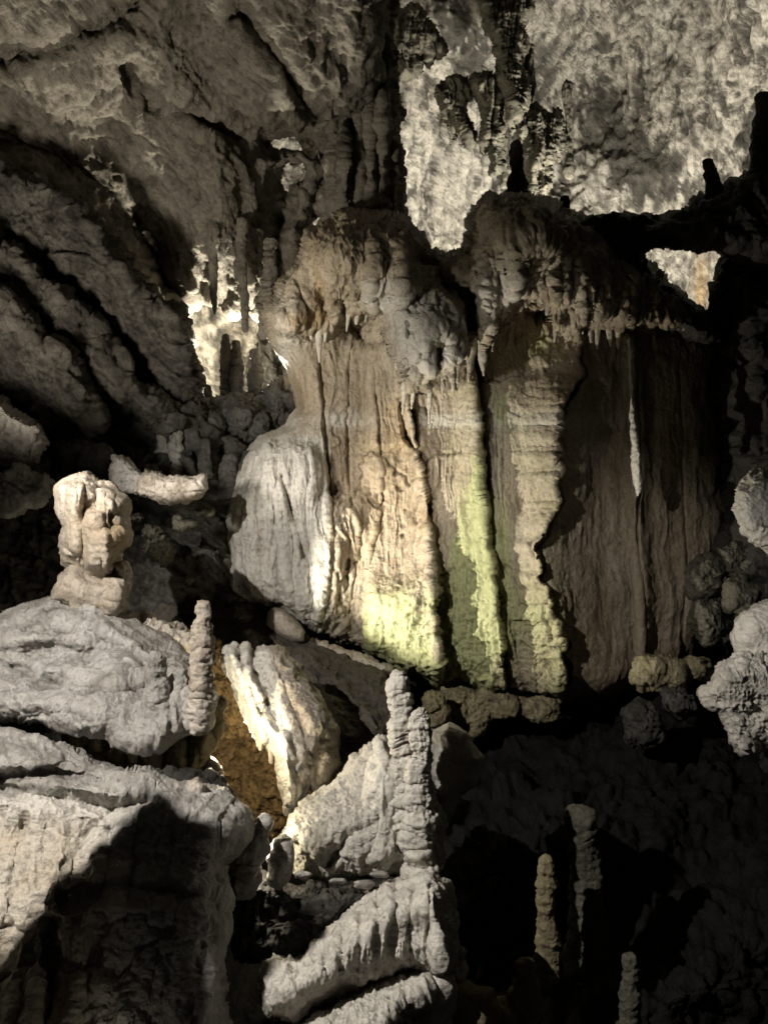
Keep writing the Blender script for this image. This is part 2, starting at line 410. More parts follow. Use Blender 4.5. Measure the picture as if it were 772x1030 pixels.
struct(formation('cave_ceiling', ceil_poly, ceil_Y, 1.2, 60, M['ceil'], ceil_d, ceil_relief, step=1.9, back=1.0, jit=2.0, seed=3, edge=10))

# floor: one sheet running from below the camera to the far chamber
def floor_Y(x, y):
    Y = np.interp(y, [430, 560, 640, 700, 760, 850, 1000, 1250, 1800], [15.5, 14, 13., 12.2, 11, 9.3, 7.6, 5.5, 3.2])
    return Y+.3*np.sin(x/60.+y/40.)
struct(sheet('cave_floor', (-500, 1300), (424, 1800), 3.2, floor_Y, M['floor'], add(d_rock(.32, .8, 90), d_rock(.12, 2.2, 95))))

# right-hand dark wall
rw = [(722, 250), (735, 258), (790, 262), (1250, 200), (1250, 1000), (800, 900), (745, 760), (716, 640), (722, 560), (728, 500), (722, 440), (716, 380), (720, 335), (716, 300)]
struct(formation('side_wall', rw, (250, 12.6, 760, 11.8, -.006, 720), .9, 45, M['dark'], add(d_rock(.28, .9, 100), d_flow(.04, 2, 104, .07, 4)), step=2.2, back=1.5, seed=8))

# =================================================================== THE GREAT CURTAIN
cur_poly = [(271, 318), (277, 296), (290, 277), (300, 262), (308, 242), (326, 226), (352, 217), (385, 216), (408, 224), (420, 238), (428, 252), (446, 256), (466, 254),
            (476, 232), (480, 212), (490, 196), (500, 203), (512, 194), (528, 197), (546, 202), (562, 212), (578, 218), (596, 226), (618, 250), (650, 268), (676, 292), (702, 318), (722, 345),
            (726, 400), (730, 470), (734, 540), (722, 600), (706, 650), (690, 676), (650, 690), (610, 700), (560, 704), (520, 702), (470, 694), (432, 688), (404, 672), (372, 658), (338, 646), (304, 632),
            (278, 612), (250, 606), (234, 596), (229, 560), (226, 520), (234, 488), (244, 460), (262, 440), (288, 428), (300, 410), (296, 392), (288, 372), (276, 346)]
YY = [200, 330, 380, 420, 498, 530, 560, 595, 640, 700]
CR = [([226]*10, 0), 
      ([300, 318, 322, 326, 332, 334, 334, 330, 318, 312], .22),
      ([352, 352, 350, 348, 352, 362, 360, 352, 348, 345], .10),
      ([372, 374, 376, 380, 386, 380, 372, 369, 369, 371], .12),
      ([398, 402, 408, 414, 430, 433, 435, 438, 441, 446], .55),
      ([470, 474, 478, 481, 487, 490, 494, 500, 505, 512], .62),
      ([566, 580, 586, 562, 564, 552, 541, 551, 567, 571], .80),
      ([628, 636, 640, 641, 643, 640, 642, 645, 648, 650], .12),
      ([672, 678, 682, 684, 686, 688, 690, 688, 686, 684], .07),
      ([735]*10, .06)]
def pleats(x, y):
    h = np.zeros_like(x); n1 = vn1(y/11., 3)*3+vn1(y/4., 5)*1.2
    for k in range(1, len(CR)):
        a = np.interp(y, YY, CR[k-1][0]); b = np.interp(y, YY, CR[k][0])
        if k-1 in (6,): a = a+n1*1.3
        if k in (6,): b = b+n1*1.3
        if k-1 in (3, 4, 5): a = a+n1*.35
        if k in (3, 4, 5): b = b+n1*.35
        s = np.clip((x-a)/(b-a), 0, 1); H = CR[k][1]; m = (x >= a) & (x < b)
        up = sst(610, 540, y)
        pw = 1.0+4.5*up if k == 4 else (1.2+1.3*up if k == 5 else (1.25 if k < 6 else 1.5))
        carry = {2: .5, 3: .5, 4: .5, 5: .35, 6: .50, 7: .62, 8: .7, 9: .7}.get(k, 0.)*CR[k-1][1]
        h = np.where(m, H*s**pw*np.clip((1-s)*(b-a)/3.0, 0, 1)**.6+carry*(1-s)**(1.0 if k > 6 else 1.6)*np.clip(s*(b-a)/2.5, 0, 1), h)
    return h
def lip(x):   # lower lip of the canopies
    return np.interp(x, [270, 300, 330, 350, 380, 396, 410, 430, 450, 466, 474, 486, 500, 520, 545, 560, 580, 592, 610, 640], [330, 338, 335, 318, 312, 350, 392, 388, 372, 360, 352, 356, 322, 300, 302, 330, 338, 320, 325, 330])
def cur_relief(x, y):
    body = sst(330, 400, y)
    h = pleats(x, y)*(.12+.88*body)
    # canopies standing out over the pleats
    l = lip(x)+3*vn1(x/4., 12)
    can = sst(4, -7, y-l); right = sst(385, 410, x)
    h += can*(.45+.30*right)+.25*sst(300, 286, y)*sst(320, 335, x)*sst(430, 410, x)
    h += .75*G(x, y, 350, 258, 62, 34, .2)+.35*G(x, y, 290, 318, 22, 30)+.22*G(x, y, 383, 300, 30, 18)
    h += .75*G(x, y, 432, 338, 36, 44)+.95*G(x, y, 528, 232, 48, 34)+.5*G(x, y, 505, 290, 34, 44)+.4*G(x, y, 588, 290, 40, 50)
    h -= .75*ridge(x, y, [(420, 262), (438, 272), (452, 290), (474, 300), (476, 345)], 9)+.30*ridge(x, y, [(345, 300), (352, 330), (372, 346), (392, 345)], 5)
    h -= .40*G(x, y, 442, 352, 9, 12)+.40*G(x, y, 540, 316, 24, 10)+.22*G(x, y, 365, 335, 14, 10)
    # scalloped folds under the left dome
    h += .04*np.sin(x/3.1+np.sin(y/9.)*1.4)*sst(275, 300, y)*sst(345, 315, y)*sst(430, 410, x)
    wv = x+5*vn1(y/14., 61)+3*vn1(y/6., 62)
    h += (.16*np.abs(np.sin(wv/7.3))**.7+.07*np.abs(np.sin(wv/3.1+1))**.7)*sst(238, 285, y)*can*sst(468, 480, x)*(.5+.5*sst(-.3, .3, vn1(x/9., 64)))
    h += .13*np.abs(np.sin(wv/6.1))**.7*sst(296, 330, y)*can*sst(398, 406, x)*sst(470, 462, x)
    # deep seams
    h -= .55*ridge(x, y, [(468, 300), (477, 345), (484, 400), (487, 440), (491, 500), (497, 560)], 2.6)*sst(290, 340, y)
    h -= .35*ridge(x, y, [(402, 400), (408, 440), (418, 452)], 2)
    h -= .30*ridge(x, y, [(283, 480), (298, 530), (306, 560)], 2.2)
    # white flowstone column, left
    h += .34*np.maximum(0, 1-((x-282)/66.)**2)*sst(405, 520, y)
    h += .20*sst(540, 450, y)*sst(436, 456, y+4*vn1(x/5., 77))*sst(258, 268, x)*sst(324, 312, x)+.05*np.abs(np.sin((x+4*vn1(y/25., 78))/5.2))*sst(440, 470, y)*sst(332, 322, x)
    # cavity and shoulder steps in the tan part
    h += .28*G(x, y, 352, 520, 16, 22)-.22*G(x, y, 338, 495, 10, 8)+.2*G(x, y, 335, 560, 16, 45)
    h += .16*sst(455, 446, y)*sst(365, 375, x)*sst(412, 404, x)
    h += .12*sst(560, 610, y)*sst(365, 380, x)*sst(575, 560, x)+.12*sst(560, 600, y+6*vn1(x/9., 33))*sst(366, 374, x)*sst(445, 436, x)
    # right brown wall: shallow concave, hanging blade with a lit tip
    h -= .35*G(x, y, 600, 520, 36, 150)
    h += .2*ridge(x, y, [(632, 340), (636, 380), (640, 420), (641, 480), (644, 560), (648, 660)], 7)
    return h
def cur_d(P, x, y):
    lft = sst(560, 470, x); rg = sst(560, 585, x)
    body = sst(330, 380, y)
    W = P.copy(); W[:, 0] += .10*vnoise(P*1.6, 20)+.04*vnoise(P*5, 21)
    fl = fbm(S3(W, 5.5, 3, .55), 5, 110, .58, True); fl2 = fbm(S3(W, 13, 6, 1.6), 3, 115, .6, True)
    rk = fbm(P*1.8, 6, 120, .58)
    W2 = P+.10*np.stack([vnoise(P*3, 1), vnoise(P*3, 2), vnoise(P*3, 3)], 1)
    fc = facets(W2*np.array([3.2, 2, 2.4]), 125)
    low = sst(560, 640, y)*(1-rg)
    steps = fbm(S3(W, 3, 3, 12), 3, 131, .55)
    mk = sst(-.35, .35, fbm(S3(P, .9, .9, .5), 3, 152)); mk2 = sst(-.2, .3, fbm(P*1.3, 3, 155))
    base = .075*fl*(.25+.75*lft)*(1-.6*rg)*(.35+.65*mk)+.028*fl2*(1-.5*rg)*(.3+.7*mk2)+.07*rk+.016*steps*(1-rg)*mk2+.05*fbm(P*.9, 4, 158)
    base += d_crack(.03, .75, .03, 160)(P, x, y)*sst(325, 345, x)*sst(575, 560, x)
    base += .05*fbm(S3(W, 2.2, 2.2, .35), 4, 163, .55, True)*rg
    base += .035*fc*(.35*(1-body)+.35*sst(330, 350, x)*(1-rg)+low)
    base += low*.05*fbm(P*7, 4, 133, .6, True)
    top = (1-body)
    return base+top*(.07*fbm(S3(W, 3.4, 2.6, .75), 5, 140, .58, True)+.012*fc+.05*fbm(S3(W, 9, 5, 2.2), 3, 143, .6, True))
def cur_stain_shade(P, x, y):
    S = np.zeros((len(P), 3)); n = .5+.5*fbm(P*1.5, 4, 150)
    S[:, 0] = .72*sst(440, 458, x)*sst(520, 500, x)*sst(330, 400, y)+.75*sst(500, 510, x)*sst(585, 560, x)*sst(315, 345, y)*(.45+.35*sst(560, 640, y))
    S[:, 0] += .75*sst(362, 376, x)*sst(450, 440, x)*sst(560, 620, y)+.25*G(x, y, 545, 360, 35, 25)
    S[:, 1] = .85*G(x, y, 322, 285, 10, 34)+.8*G(x, y, 308, 322, 26, 14)+.75*G(x, y, 395, 425, 26, 34)+.55*G(x, y, 365, 540, 34, 90)+.55*G(x, y, 420, 520, 30, 60)+.35*sst(570, 600, x)
    S[:, 1] += .6*G(x, y, 262, 540, 3, 40)
    S[:, 2] = 1.25*sst(338, 318, x)*sst(425, 455, y)+.45*sst(440, 425, y)*sst(400, 425, y)+.7*G(x, y, 385, 295, 26, 20)+.95*G(x, y, 432, 340, 36, 40)+.8*G(x, y, 500, 290, 24, 36)+.5*G(x, y, 290, 350, 16, 60)+.35*G(x, y, 500, 500, 14, 120)
    S[:, 2] += .7*G(x, y, 640, 470, 5, 30)
    S = np.clip(S*(.6+.8*n[:, None]), 0, 1)
    S[:, 0] *= .45+.75*sst(-.15, .3, fbm(S3(P, 1.6, 1.6, .7), 5, 171)+.25*sst(440, 600, y)); S[:, 1] *= .8
    A = .50*sst(572, 600, x)*sst(300, 350, y)+.30*sst(455, 480, x)*sst(270, 220, y)+.35*sst(570, 620, x)*sst(350, 300, y)  # alpha paints shade over right wall and shoulder, beside its real brown
    return np.concatenate([S, A[:, None]], 1)
curtain = bpy.data.objects.new('flowstone_curtain', None); col.objects.link(curtain); curtain.location = at(480, 690, 12.4)
tag(curtain, 'huge pleated flowstone curtain, tan and green streaked, hanging in the middle of the cave', 'flowstone curtain')
def under(o, root):
    o.parent = root
    o.matrix_parent_inverse = root.matrix_world.inverted() if False else __import__('mathutils').Matrix.Translation(-root.location)
    return o
cur_Y = lambda x, y: 12.5-.25*sst(240, 700, y)-.25*sst(380, 230, x)+.5*sst(560, 720, x)
under(formation('curtain_body', cur_poly, cur_Y, 1.0, 26, M['curtain'], cur_d, cur_relief, cur_stain_shade, step=.95, back=1.6, jit=1.6, seed=21, edge=8), curtain)

# fringe of drip points hanging from the canopy lips
fr = []
for x_, l_, r_ in [(400, 26, 3.2), (408, 40, 3.4), (417, 30, 3), (426, 22, 2.6), (432, 40, 3), (447, 30, 3), (455, 38, 3.4), (463, 26, 3),
                   (474, 60, 6), (484, 44, 4.5), (494, 30, 3.5), (503, 26, 3), (512, 18, 2.6), (519, 14, 2.4), (527, 16, 2.4), (535, 12, 2.2), (543, 15, 2.4), (552, 12, 2.2), (560, 24, 3.4), (569, 14, 2.4), (577, 12, 2.2), (585, 14, 2.4), (592, 26, 3.2),
                   (312, 22, 3), (320, 28, 3), (328, 20, 2.6), (352, 26, 2.6), (361, 30, 3), (370, 24, 2.6), (381, 18, 2.4), (600, 30, 3.6), (611, 40, 4), (622, 26, 3)]:
    y0 = float(lip(np.array([x_]))[0])-8; j = random.uniform(-4, 4); l_ *= random.uniform(.6, 1.35); r_ *= random.uniform(.9, 1.5)
    fr.append((x_, y0, l_, r_, j))
for i, (x_, y0, l_, r_, j) in enumerate(fr):
    Yd = 10.78 if x_ > 395 else 10.95
    if x_ > 590: Yd = 11.2
    under(spine('stalactite', [(x_+j, y0+l_, .6), (x_+j*.6, y0+l_*.6, r_*.55), (x_, y0, r_), (x_, y0-10, r_*1.1)], Yd, M['curtain'], d_flow(.01, 8, 160+i, .012, 20), seg=18, step=1.2, nod=.25, nodp=random.uniform(5, 14), seed=i,
                stain_shade=lambda P, x, y: np.tile([.0, .15, .5], (len(P), 1))), curtain)

under(spine('drapery_blade', [(640.5, 500, .6), (641.5, 490, 3.4), (640.5, 470, 4.6), (638.5, 448, 3.2), (636, 420, 2.2), (634, 390, 1.6), (632, 340, 1.4)], lambda x, y: 10.78+.45*sst(450, 370, y), M['white'], d_flow(.03, 6, 198, .02, 9), seg=24, step=1.1, nod=.22, nodp=11, flat=1.6,
            stain_shade=lambda P, x, y: np.tile([0., .0, 1.], (len(P), 1))), curtain)
# knob on the dark shoulder and drip points on the crest
def stal(name, pts, Y, mat, label, cat='stalagmite', group=None, nod=.12, nodp=12., s=0, dd=None, seg=40, flat=.85, stain_shade=None, step=1.4):
    o = spine(name, pts, Y, M[mat], dd or add(d_flow(.025, 5, s, .022, 9), d_jag(.022, 5, s+3)), seg=seg, nod=nod, nodp=nodp, seed=s, flat=flat, stain_shade=stain_shade, step=step)
    return tag(o, label, cat, group)
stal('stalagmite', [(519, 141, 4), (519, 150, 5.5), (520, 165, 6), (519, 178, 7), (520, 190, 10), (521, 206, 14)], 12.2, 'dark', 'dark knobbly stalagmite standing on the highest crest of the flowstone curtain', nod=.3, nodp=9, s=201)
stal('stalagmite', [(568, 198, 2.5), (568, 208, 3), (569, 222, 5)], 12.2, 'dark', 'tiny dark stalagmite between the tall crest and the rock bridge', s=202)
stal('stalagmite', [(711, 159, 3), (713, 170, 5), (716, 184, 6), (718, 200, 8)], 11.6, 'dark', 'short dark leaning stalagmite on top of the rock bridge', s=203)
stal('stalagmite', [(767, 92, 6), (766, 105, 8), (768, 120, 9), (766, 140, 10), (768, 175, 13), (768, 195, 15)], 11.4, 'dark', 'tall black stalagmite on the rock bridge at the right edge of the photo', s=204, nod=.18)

br = [(578, 224), (596, 214), (622, 210), (648, 214), (672, 210), (690, 209), (700, 198), (722, 190), (742, 178), (772, 167), (860, 140), (1150, 90), (1150, 300), (860, 275), (772, 262), (735, 262), (718, 257), (690, 256), (668, 252), (650, 255), (654, 268), (668, 283), (684, 296), (700, 306), (716, 322), (730, 345), (700, 350), (660, 330), (620, 290), (592, 262)]
tag(formation('rock_bridge', br, 11.7, .8, 26, M['dark'], add(d_rock(.16, 1.3, 210), d_flow(.02, 4, 211, .02, 6)), step=1.8, jit=1.8, seed=31), 'black natural rock bridge crossing to the right above the bright gap', 'rock bridge')

# column rising behind the left dome to the roof
def colm_rel(x, y):
    h = .0*x
    for xx, a in ((334, .2), (346, .35), (360, .3), (371, .4), (384, .35), (394, .25)):
        h += a*ridge(x, y, [(xx, 60+abs(xx-362)*1.5), (xx+2, 220)], 3.6)
    return h+.3*G(x, y, 345, 175, 16, 40)+.35*G(x, y, 386, 80, 9, 60)
colm = tag(formation('dripstone_column', [(366, -60), (400, -70), (398, 0), (392, 45), (396, 100), (401, 150), (403, 190), (406, 232), (330, 236), (322, 205), (326, 175), (324, 140), (332, 112), (352, 104), (372, 100), (378, 60), (364, 40), (366, 0)],
          13.6, .7, 22, M['ceil'], add(d_flow(.06, 3, 220, .12, 5), d_pop(.05, 5, 222)), colm_rel, step=1.1, seed=33, jit=1.8), 'brown dripstone column with many thin ribs joining the left dome to the roof', 'dripstone column')
# pale stalactite at the top
stal('stalactite', [(371, 80, 1.2), (371, 60, 4), (370, 30, 6), (371, 0, 9), (372, -60, 14)], 12.3, 'white', 'slender pale brown stalactite hanging at the top beside the column', 'stalactite', s=231, nod=.05)

# hanging stalactite groups in the lit far chamber
cl = [([(392, 18), (412, 8), (430, 14), (440, 30), (447, 50), (441, 60), (435, 44), (430, 68), (424, 50), (419, 74), (408, 82), (398, 72)], 17.2, 'dark ragged clump of stubby dripstone beside the column, highest left before the bright wall'),
      ([(440, 88), (456, 78), (474, 84), (471, 110), (474, 130), (470, 150), (465, 142), (461, 126), (455, 142), (451, 116), (446, 126), (444, 104)], 17.3, 'ragged torn drapery hanging left of the long double stalactite'),
      ([(478, 78), (491, 74), (504, 82), (505, 110), (504, 140), (501, 170), (497, 177), (494, 160), (492, 140), (489, 152), (486, 118), (482, 96)], 16.8, 'long double stalactite with a grey green tip in the bright far chamber'),
      ([(474, -70), (542, -70), (537, 0), (530, 30), (527, 60), (530, 100), (527, 122), (524, 152), (520, 118), (515, 132), (510, 92), (503, 78), (499, 42), (488, 24), (480, -16)], 16.4, 'big dark ribbed drapery hanging from the upper picture edge to above the crest'),
      ([(524, 112), (536, 106), (548, 116), (562, 110), (567, 130), (562, 162), (557, 148), (552, 184), (547, 198), (542, 172), (537, 202), (531, 168), (527, 142)], 17.1, 'grey green fringed drapery to the right above the crest stalagmite')]
for i, (pl, Yc_, lb) in enumerate(cl):
    tag(formation('drapery', pl, Yc_+2.2, .5, 7, M['dim'], add(d_flow(.08, 2.5, 700+i, .16, 4.5), d_rock(.04, 4, 705+i)), step=.9, seed=160+i, jit=1.8, edge=4), lb, 'drapery', 'draperies hanging in the bright far chamber')
hs = [(532, 60, 6, 204, 3, 'dim', 19.2), (505, 90, 6, 190, 3, 'dim', 19.4), (572, 96, 5, 178, 2.6, 'dim', 19.5)]
HL = ['long thin stalactite ending right beside the crest stalagmite', 'thin stalactite coming out under the long double stalactite', 'faint slim stalactite, furthest right against the bright far wall']
for i, (x, y0, r0, y1, rm, mt, Yh) in enumerate(hs):
    pts = [(x+1, y1, 1.0), (x, y1-(y1-y0)*.14, rm*.28), (x-1, y1-(y1-y0)*.4, rm*.6), (x, y0+(y1-y0)*.25, rm*.9), (x, y0, r0*.8), (x, y0-12, r0*.5)]
    stal('stalactite', pts, Yh, mt, HL[i], 'stalactite', 'stalactites hanging in the bright far chamber', s=240+i, nod=.10, dd=add(d_flow(.08, 2.2, 250+i, .13, 5.0)), seg=48)

# =================================================================== LIT RECESS on the left
for i, (x, y0, y1, r, lb) in enumerate([(227, 336, 395, 4.5, 'slender dark stalagmite in the glowing recess, left of two alike'), (238, 342, 398, 5, 'slender dark stalagmite in the glowing recess, right of two alike'),
                                         (256, 350, 400, 5.5, 'broad brown stalagmite at the right side of the glowing recess'), (196, 380, 412, 5, 'small dark stalagmite at the lower left corner of the glowing recess'), (209, 386, 412, 5, 'small dark stalagmite stub low in the glowing recess')]):
    stal('stalagmite', [(x, y0, r*.5), (x, y0+8, r*.8), (x+.5, (y0+y1)/2, r), (x, y1, r*1.25), (x, y1+14, r*1.5)], 13.4, 'slab', lb, s=270+i, nod=.28, nodp=7)
for i, (x, y0, y1, r, lb) in enumerate([(264, 342, 250, 6, 'knobbly brown stalactite hanging beside the left cheek of the curtain')]):
    stal('stalactite', [(x, y0, 2), (x+2, y0-20, 5), (x+4, 305, 7), (x+6, 285, 6), (x+8, 262, 5), (x+9, 240, 5)], 12.6, 'ceil', lb, 'stalactite', s=280+i, nod=.35, nodp=11)
stal('stalactite', [(216, 318, 1), (215, 300, 3), (214, 260, 3), (213, 220, 4), (212, 190, 5)], 12.7, 'ceil', 'thin rib like stalactite running down the brown roof to the recess', 'stalactite', s=286, nod=.08)
stal('stalactite', [(246, 335, 1), (246, 318, 2.6), (245, 290, 3.6), (243, 250, 4), (243, 220, 5)], 12.7, 'ceil', 'short brown stalactite over the middle of the glowing recess', 'stalactite', s=287, nod=.12)
# jagged sill below the recess
tag(formation('rock_ledge', [(180, 405), (196, 398), (212, 402), (226, 396), (244, 392), (262, 398), (272, 385), (284, 380), (296, 395), (300, 420), (285, 440), (262, 455), (250, 500), (238, 560), (200, 560), (188, 500), (182, 450)],
    13.2, .9, 24, M['slab'], add(d_rock(.14, 2., 290), d_pop(.08, 3.5, 292)), step=1.5, seed=41), 'dark rubbly ledge below the glowing recess, left of the white flowstone', 'rock ledge')
for i, (x, y, rx, ry, lb) in enumerate([(213, 430, 14, 17, 'brown rounded boulder on the ledge below the recess, left of the pair'), (240, 418, 15, 14, 'brown rounded boulder on the ledge right under the glowing recess'), (225, 452, 17, 14, 'grey rounded boulder lower on the ledge below the recess'),
                                         (262, 430, 12, 16, 'narrow grey boulder on the ledge next to the white flowstone')]):
    a = np.linspace(0, 2*PI, 14, endpoint=False)
    tag(formation('boulder', [(x+rx*math.cos(t)*random.uniform(.85, 1.1), y+ry*math.sin(t)*random.uniform(.85, 1.1)) for t in a], 12.3, .28, 12, M['slab'], d_jag(.06, 2.5, 300+i), step=1.1, seed=50+i, jit=.8), lb, 'boulder', 'boulders on the ledge under the recess')
for i, (x, y0, y1, r, lb) in enumerate([(178, 432, 478, 6, 'pale stubby stalagmite behind the white angular block'), (163, 414, 446, 5, 'small grey stalagmite uphill of the white angular block'), (206, 440, 470, 5, 'faint grey stalagmite right of the pale stubby one'), (231, 455, 496, 9, 'knobbly grey stalagmite against the left rim of the white flowstone'), (250, 452, 486, 7, 'short grey stalagmite closest to the white flowstone')]):
    stal('stalagmite', [(x, y0, r*.6), (x, y0+8, r*.9), (x-1, (y0+y1)/2, r), (x, y1, r*1.3), (x, y1+10, r*1.4)], 11.6, 'grey' if i in (0, 1) else 'slab', lb, s=310+i, nod=.25, nodp=8)

# =================================================================== LEFT BEDDED SLABS
def d_bed(a, f, s):
    def g(P, x, y):
        al = P[:, 0]*.70-P[:, 2]*.71; ac = P[:, 0]*.71+P[:, 2]*.70
        W = np.stack([al*.55, P[:, 1]*.8, ac*1.25], 1)*f
        W = W+.25*np.stack([vnoise(P*1.1, s+1), vnoise(P*1.1, s+2), vnoise(P*1.1, s+3)], 1)
        return a*.9*fbm(W, 6, s, .58)+a*.9*fbm(W*1.7, 5, s+9, .6, True)+a*.40*fbm(P*3.5, 5, s+15, .62, True)+a*.45*facets(W*1.3, s+21)+a*.2*facets(P*3.2, s+25)
    return g
def sl(poly, Y, T, R, lb, s, m='slab', a=.10, f=1.6, st=1.5, cat='rock slab', name='rock_slab', back=.8, Rr=None):
    return tag(formation(name, poly, Y, T, R*.8, M[m], add((d_bed if m == 'slab' and a > .08 else d_rock)(a*(1.7 if m == 'slab' else 1.), f, s), d_crack(a*.3, 1.1, .035, s+3)), step=st, seed=s, back=back, jit=3.2 if T > .4 else 1.6), lb, cat)
struct(formation('rock_wall', [(-420, 120), (0, 176), (80, 205), (150, 290), (188, 340), (200, 400), (214, 440), (230, 560), (240, 640), (-420, 700)], (150, 13.2, 600, 11.6), .4, 40, M['slab'], add(d_bed(.22, 1.2, 410), d_rock(.10, 1.8, 411), d_crack(.05, .8, .04, 412)), step=2.0, seed=140, back=.6))
sl([(-300, 120), (-60, 165), (0, 172), (34, 182), (74, 204), (100, 232), (122, 262), (150, 292), (178, 322), (192, 352), (192, 398), (176, 405), (150, 372), (120, 336), (84, 300), (52, 262), (20, 240), (-60, 222), (-300, 180)], (150, 11.3, 420, 12.4), .5, 16, 'uppermost tilted dark slab of the left wall, under the roof', 401)
sl([(-300, 190), (-60, 226), (0, 238), (40, 272), (72, 306), (104, 342), (138, 376), (168, 402), (186, 424), (172, 440), (140, 424), (100, 398), (66, 352), (30, 322), (-60, 290), (-300, 250)], (190, 10.9, 440, 12.0), .55, 18, 'second tilted slab of the left wall, long and grey, running down right', 402)
sl([(-300, 250), (-60, 282), (0, 300), (36, 330), (66, 356), (92, 392), (98, 430), (80, 446), (52, 440), (24, 410), (-60, 392), (-300, 380)], (270, 10.5, 440, 11.4), .55, 20, 'third slab of the left wall, broad and cracked', 403)
sl([(-200, 380), (-30, 396), (16, 408), (38, 424), (48, 444), (44, 466), (20, 478), (-40, 482), (-200, 480)], (400, 9.8, 490, 10.2), .5, 16, 'pale lit block low on the left wall', 404, 'grey', .12, 2.)
sl([(-200, 478), (-40, 480), (10, 476), (46, 472), (52, 490), (40, 506), (8, 512), (-60, 520), (-200, 520)], 9.7, .45, 12, 'low pale ledge at the left edge below the lit block', 405, 'grey', .12, 2.2, name='rock_ledge', cat='rock ledge')
sl([(52, 446), (84, 448), (110, 452), (108, 474), (80, 486), (56, 480)], 10.6, .35, 12, 'dark block between the left wall and the white angular block', 406, 'dark', .10, 2.)
sl([(114, 458), (124, 462), (138, 472), (150, 482), (144, 498), (124, 496), (111, 490)], 9.9, .22, 9, 'flat grey faced rock leaning on the white angular block', 407, 'grey', .04, 3., 1., 'boulder', 'boulder')
sl([(137, 480), (148, 474), (172, 478), (196, 480), (205, 478), (207, 492), (192, 502), (172, 509), (150, 504), (134, 494)], 9.75, .3, 12, 'white angular block with a brown vein lying on dark rubble', 408, 'white', .05, 3., 1., 'boulder', 'boulder')
for i, (x, y, rx, ry, lb) in enumerate([(152, 536, 13, 8, 'small grey stone in the dark rubble below the white block'), (186, 528, 15, 8, 'grey stone on the right of the dark rubble slope'), (163, 552, 20, 13, 'wide dark stone in the middle of the rubble slope'), (136, 520, 10, 6, 'little stone right of the banded pillar top'), (205, 515, 12, 6, 'flat stone beneath the right end of the white block'), (190, 583, 6, 5, 'single small pebble on the dark slope')]):
    a = np.linspace(0, 2*PI, 12, endpoint=False)
    tag(formation('stone', [(x+rx*math.cos(t)*random.uniform(.8, 1.1), y+ry*math.sin(t)*random.uniform(.7, 1.2)) for t in a], 10.3, .2, 8, M['dim'], d_rock(.07, 4, 420+i), step=1., seed=60+i, jit=.8), lb, 'stone', 'stones on the dark rubble slope')
sl([(192, 548), (205, 545), (222, 552), (226, 572), (222, 588), (204, 584), (195, 570)], 11.2, .3, 12, 'grey ribbed rock at the foot of the white flowstone', 431, 'slab', .05, 3., 1., 'boulder', 'boulder')

# =================================================================== BANDED PILLAR, left
def lobe(x, y, cx, w, y0, y1, H):
    return H*np.sqrt(np.maximum(0, 1-((x-cx)/w)**2))*sst(y0-w*.35, y0+w*.5, y)*(1-sst(y1-14, y1, y))
def pil_rel(x, y):
    h = lobe(x, y, 72, 12, 486, 566, .20)+lobe(x, y, 96, 14, 512, 580, .24)+lobe(x, y, 119, 12, 498, 536, .16)+lobe(x, y, 116, 13, 532, 582, .22)+lobe(x, y, 88, 9, 486, 512, .12)+lobe(x, y, 106, 9, 492, 520, .12)
    h -= .10*ridge(x, y, [(84, 505), (83, 540), (86, 575)], 2.2)+.08*ridge(x, y, [(60, 545), (78, 560)], 2)
    return h
def pil_rel0(x, y):
    h = .16*ridge(x, y, [(70, 495), (66, 530), (70, 560)], 6)+.18*ridge(x, y, [(98, 500), (98, 540), (102, 580)], 7)+.16*ridge(x, y, [(118, 500), (121, 530), (114, 560)], 6)
    h -= .14*ridge(x, y, [(82, 520), (84, 565)], 3)+.12*ridge(x, y, [(108, 540), (110, 575)], 3)
    return h+.1*G(x, y, 100, 520, 14, 8)+.12*G(x, y, 120, 538, 9, 8)
pill = [(62, 484), (72, 477), (86, 476), (98, 482), (108, 484), (118, 492), (128, 500), (130, 512), (126, 520), (129, 536), (128, 548), (120, 556), (118, 566), (116, 580), (106, 586), (90, 582), (82, 578), (76, 572), (64, 566), (60, 548), (63, 530), (58, 512), (57, 494)]
pr = bpy.data.objects.new('stalagmite_pillar', None); col.objects.link(pr); pr.location = at(95, 620, 7.8)
tag(pr, 'stout cream and pink stalagmite pillar with drooping folds on the grey slab, far left', 'stalagmite')
pst = lambda P, x, y: np.stack([0*x, .35*G(x, y, 120, 545, 16, 20)+.25*G(x, y, 90, 530, 20, 30)+.32, .3+0*x], 1)
under(formation('shaft', pill, 7.8, .42, 22, M['white'], add(d_flow(.025, 4, 440, .02, 9), d_pop(.03, 6, 441, .02)), pil_rel, pst, step=.8, seed=71, jit=1., edge=4), pr)
under(formation('base', [(56, 594), (60, 582), (72, 574), (86, 580), (104, 582), (118, 578), (117, 566), (128, 568), (130, 590), (128, 612), (120, 622), (100, 618), (80, 612), (64, 604), (52, 602)], 7.7, .40, 14, M['white'], add(d_pop(.05, 6, 445, .03), d_flow(.015, 5, 446, .015, 9)), None, pst, step=.8, seed=72, jit=1., edge=4), pr)

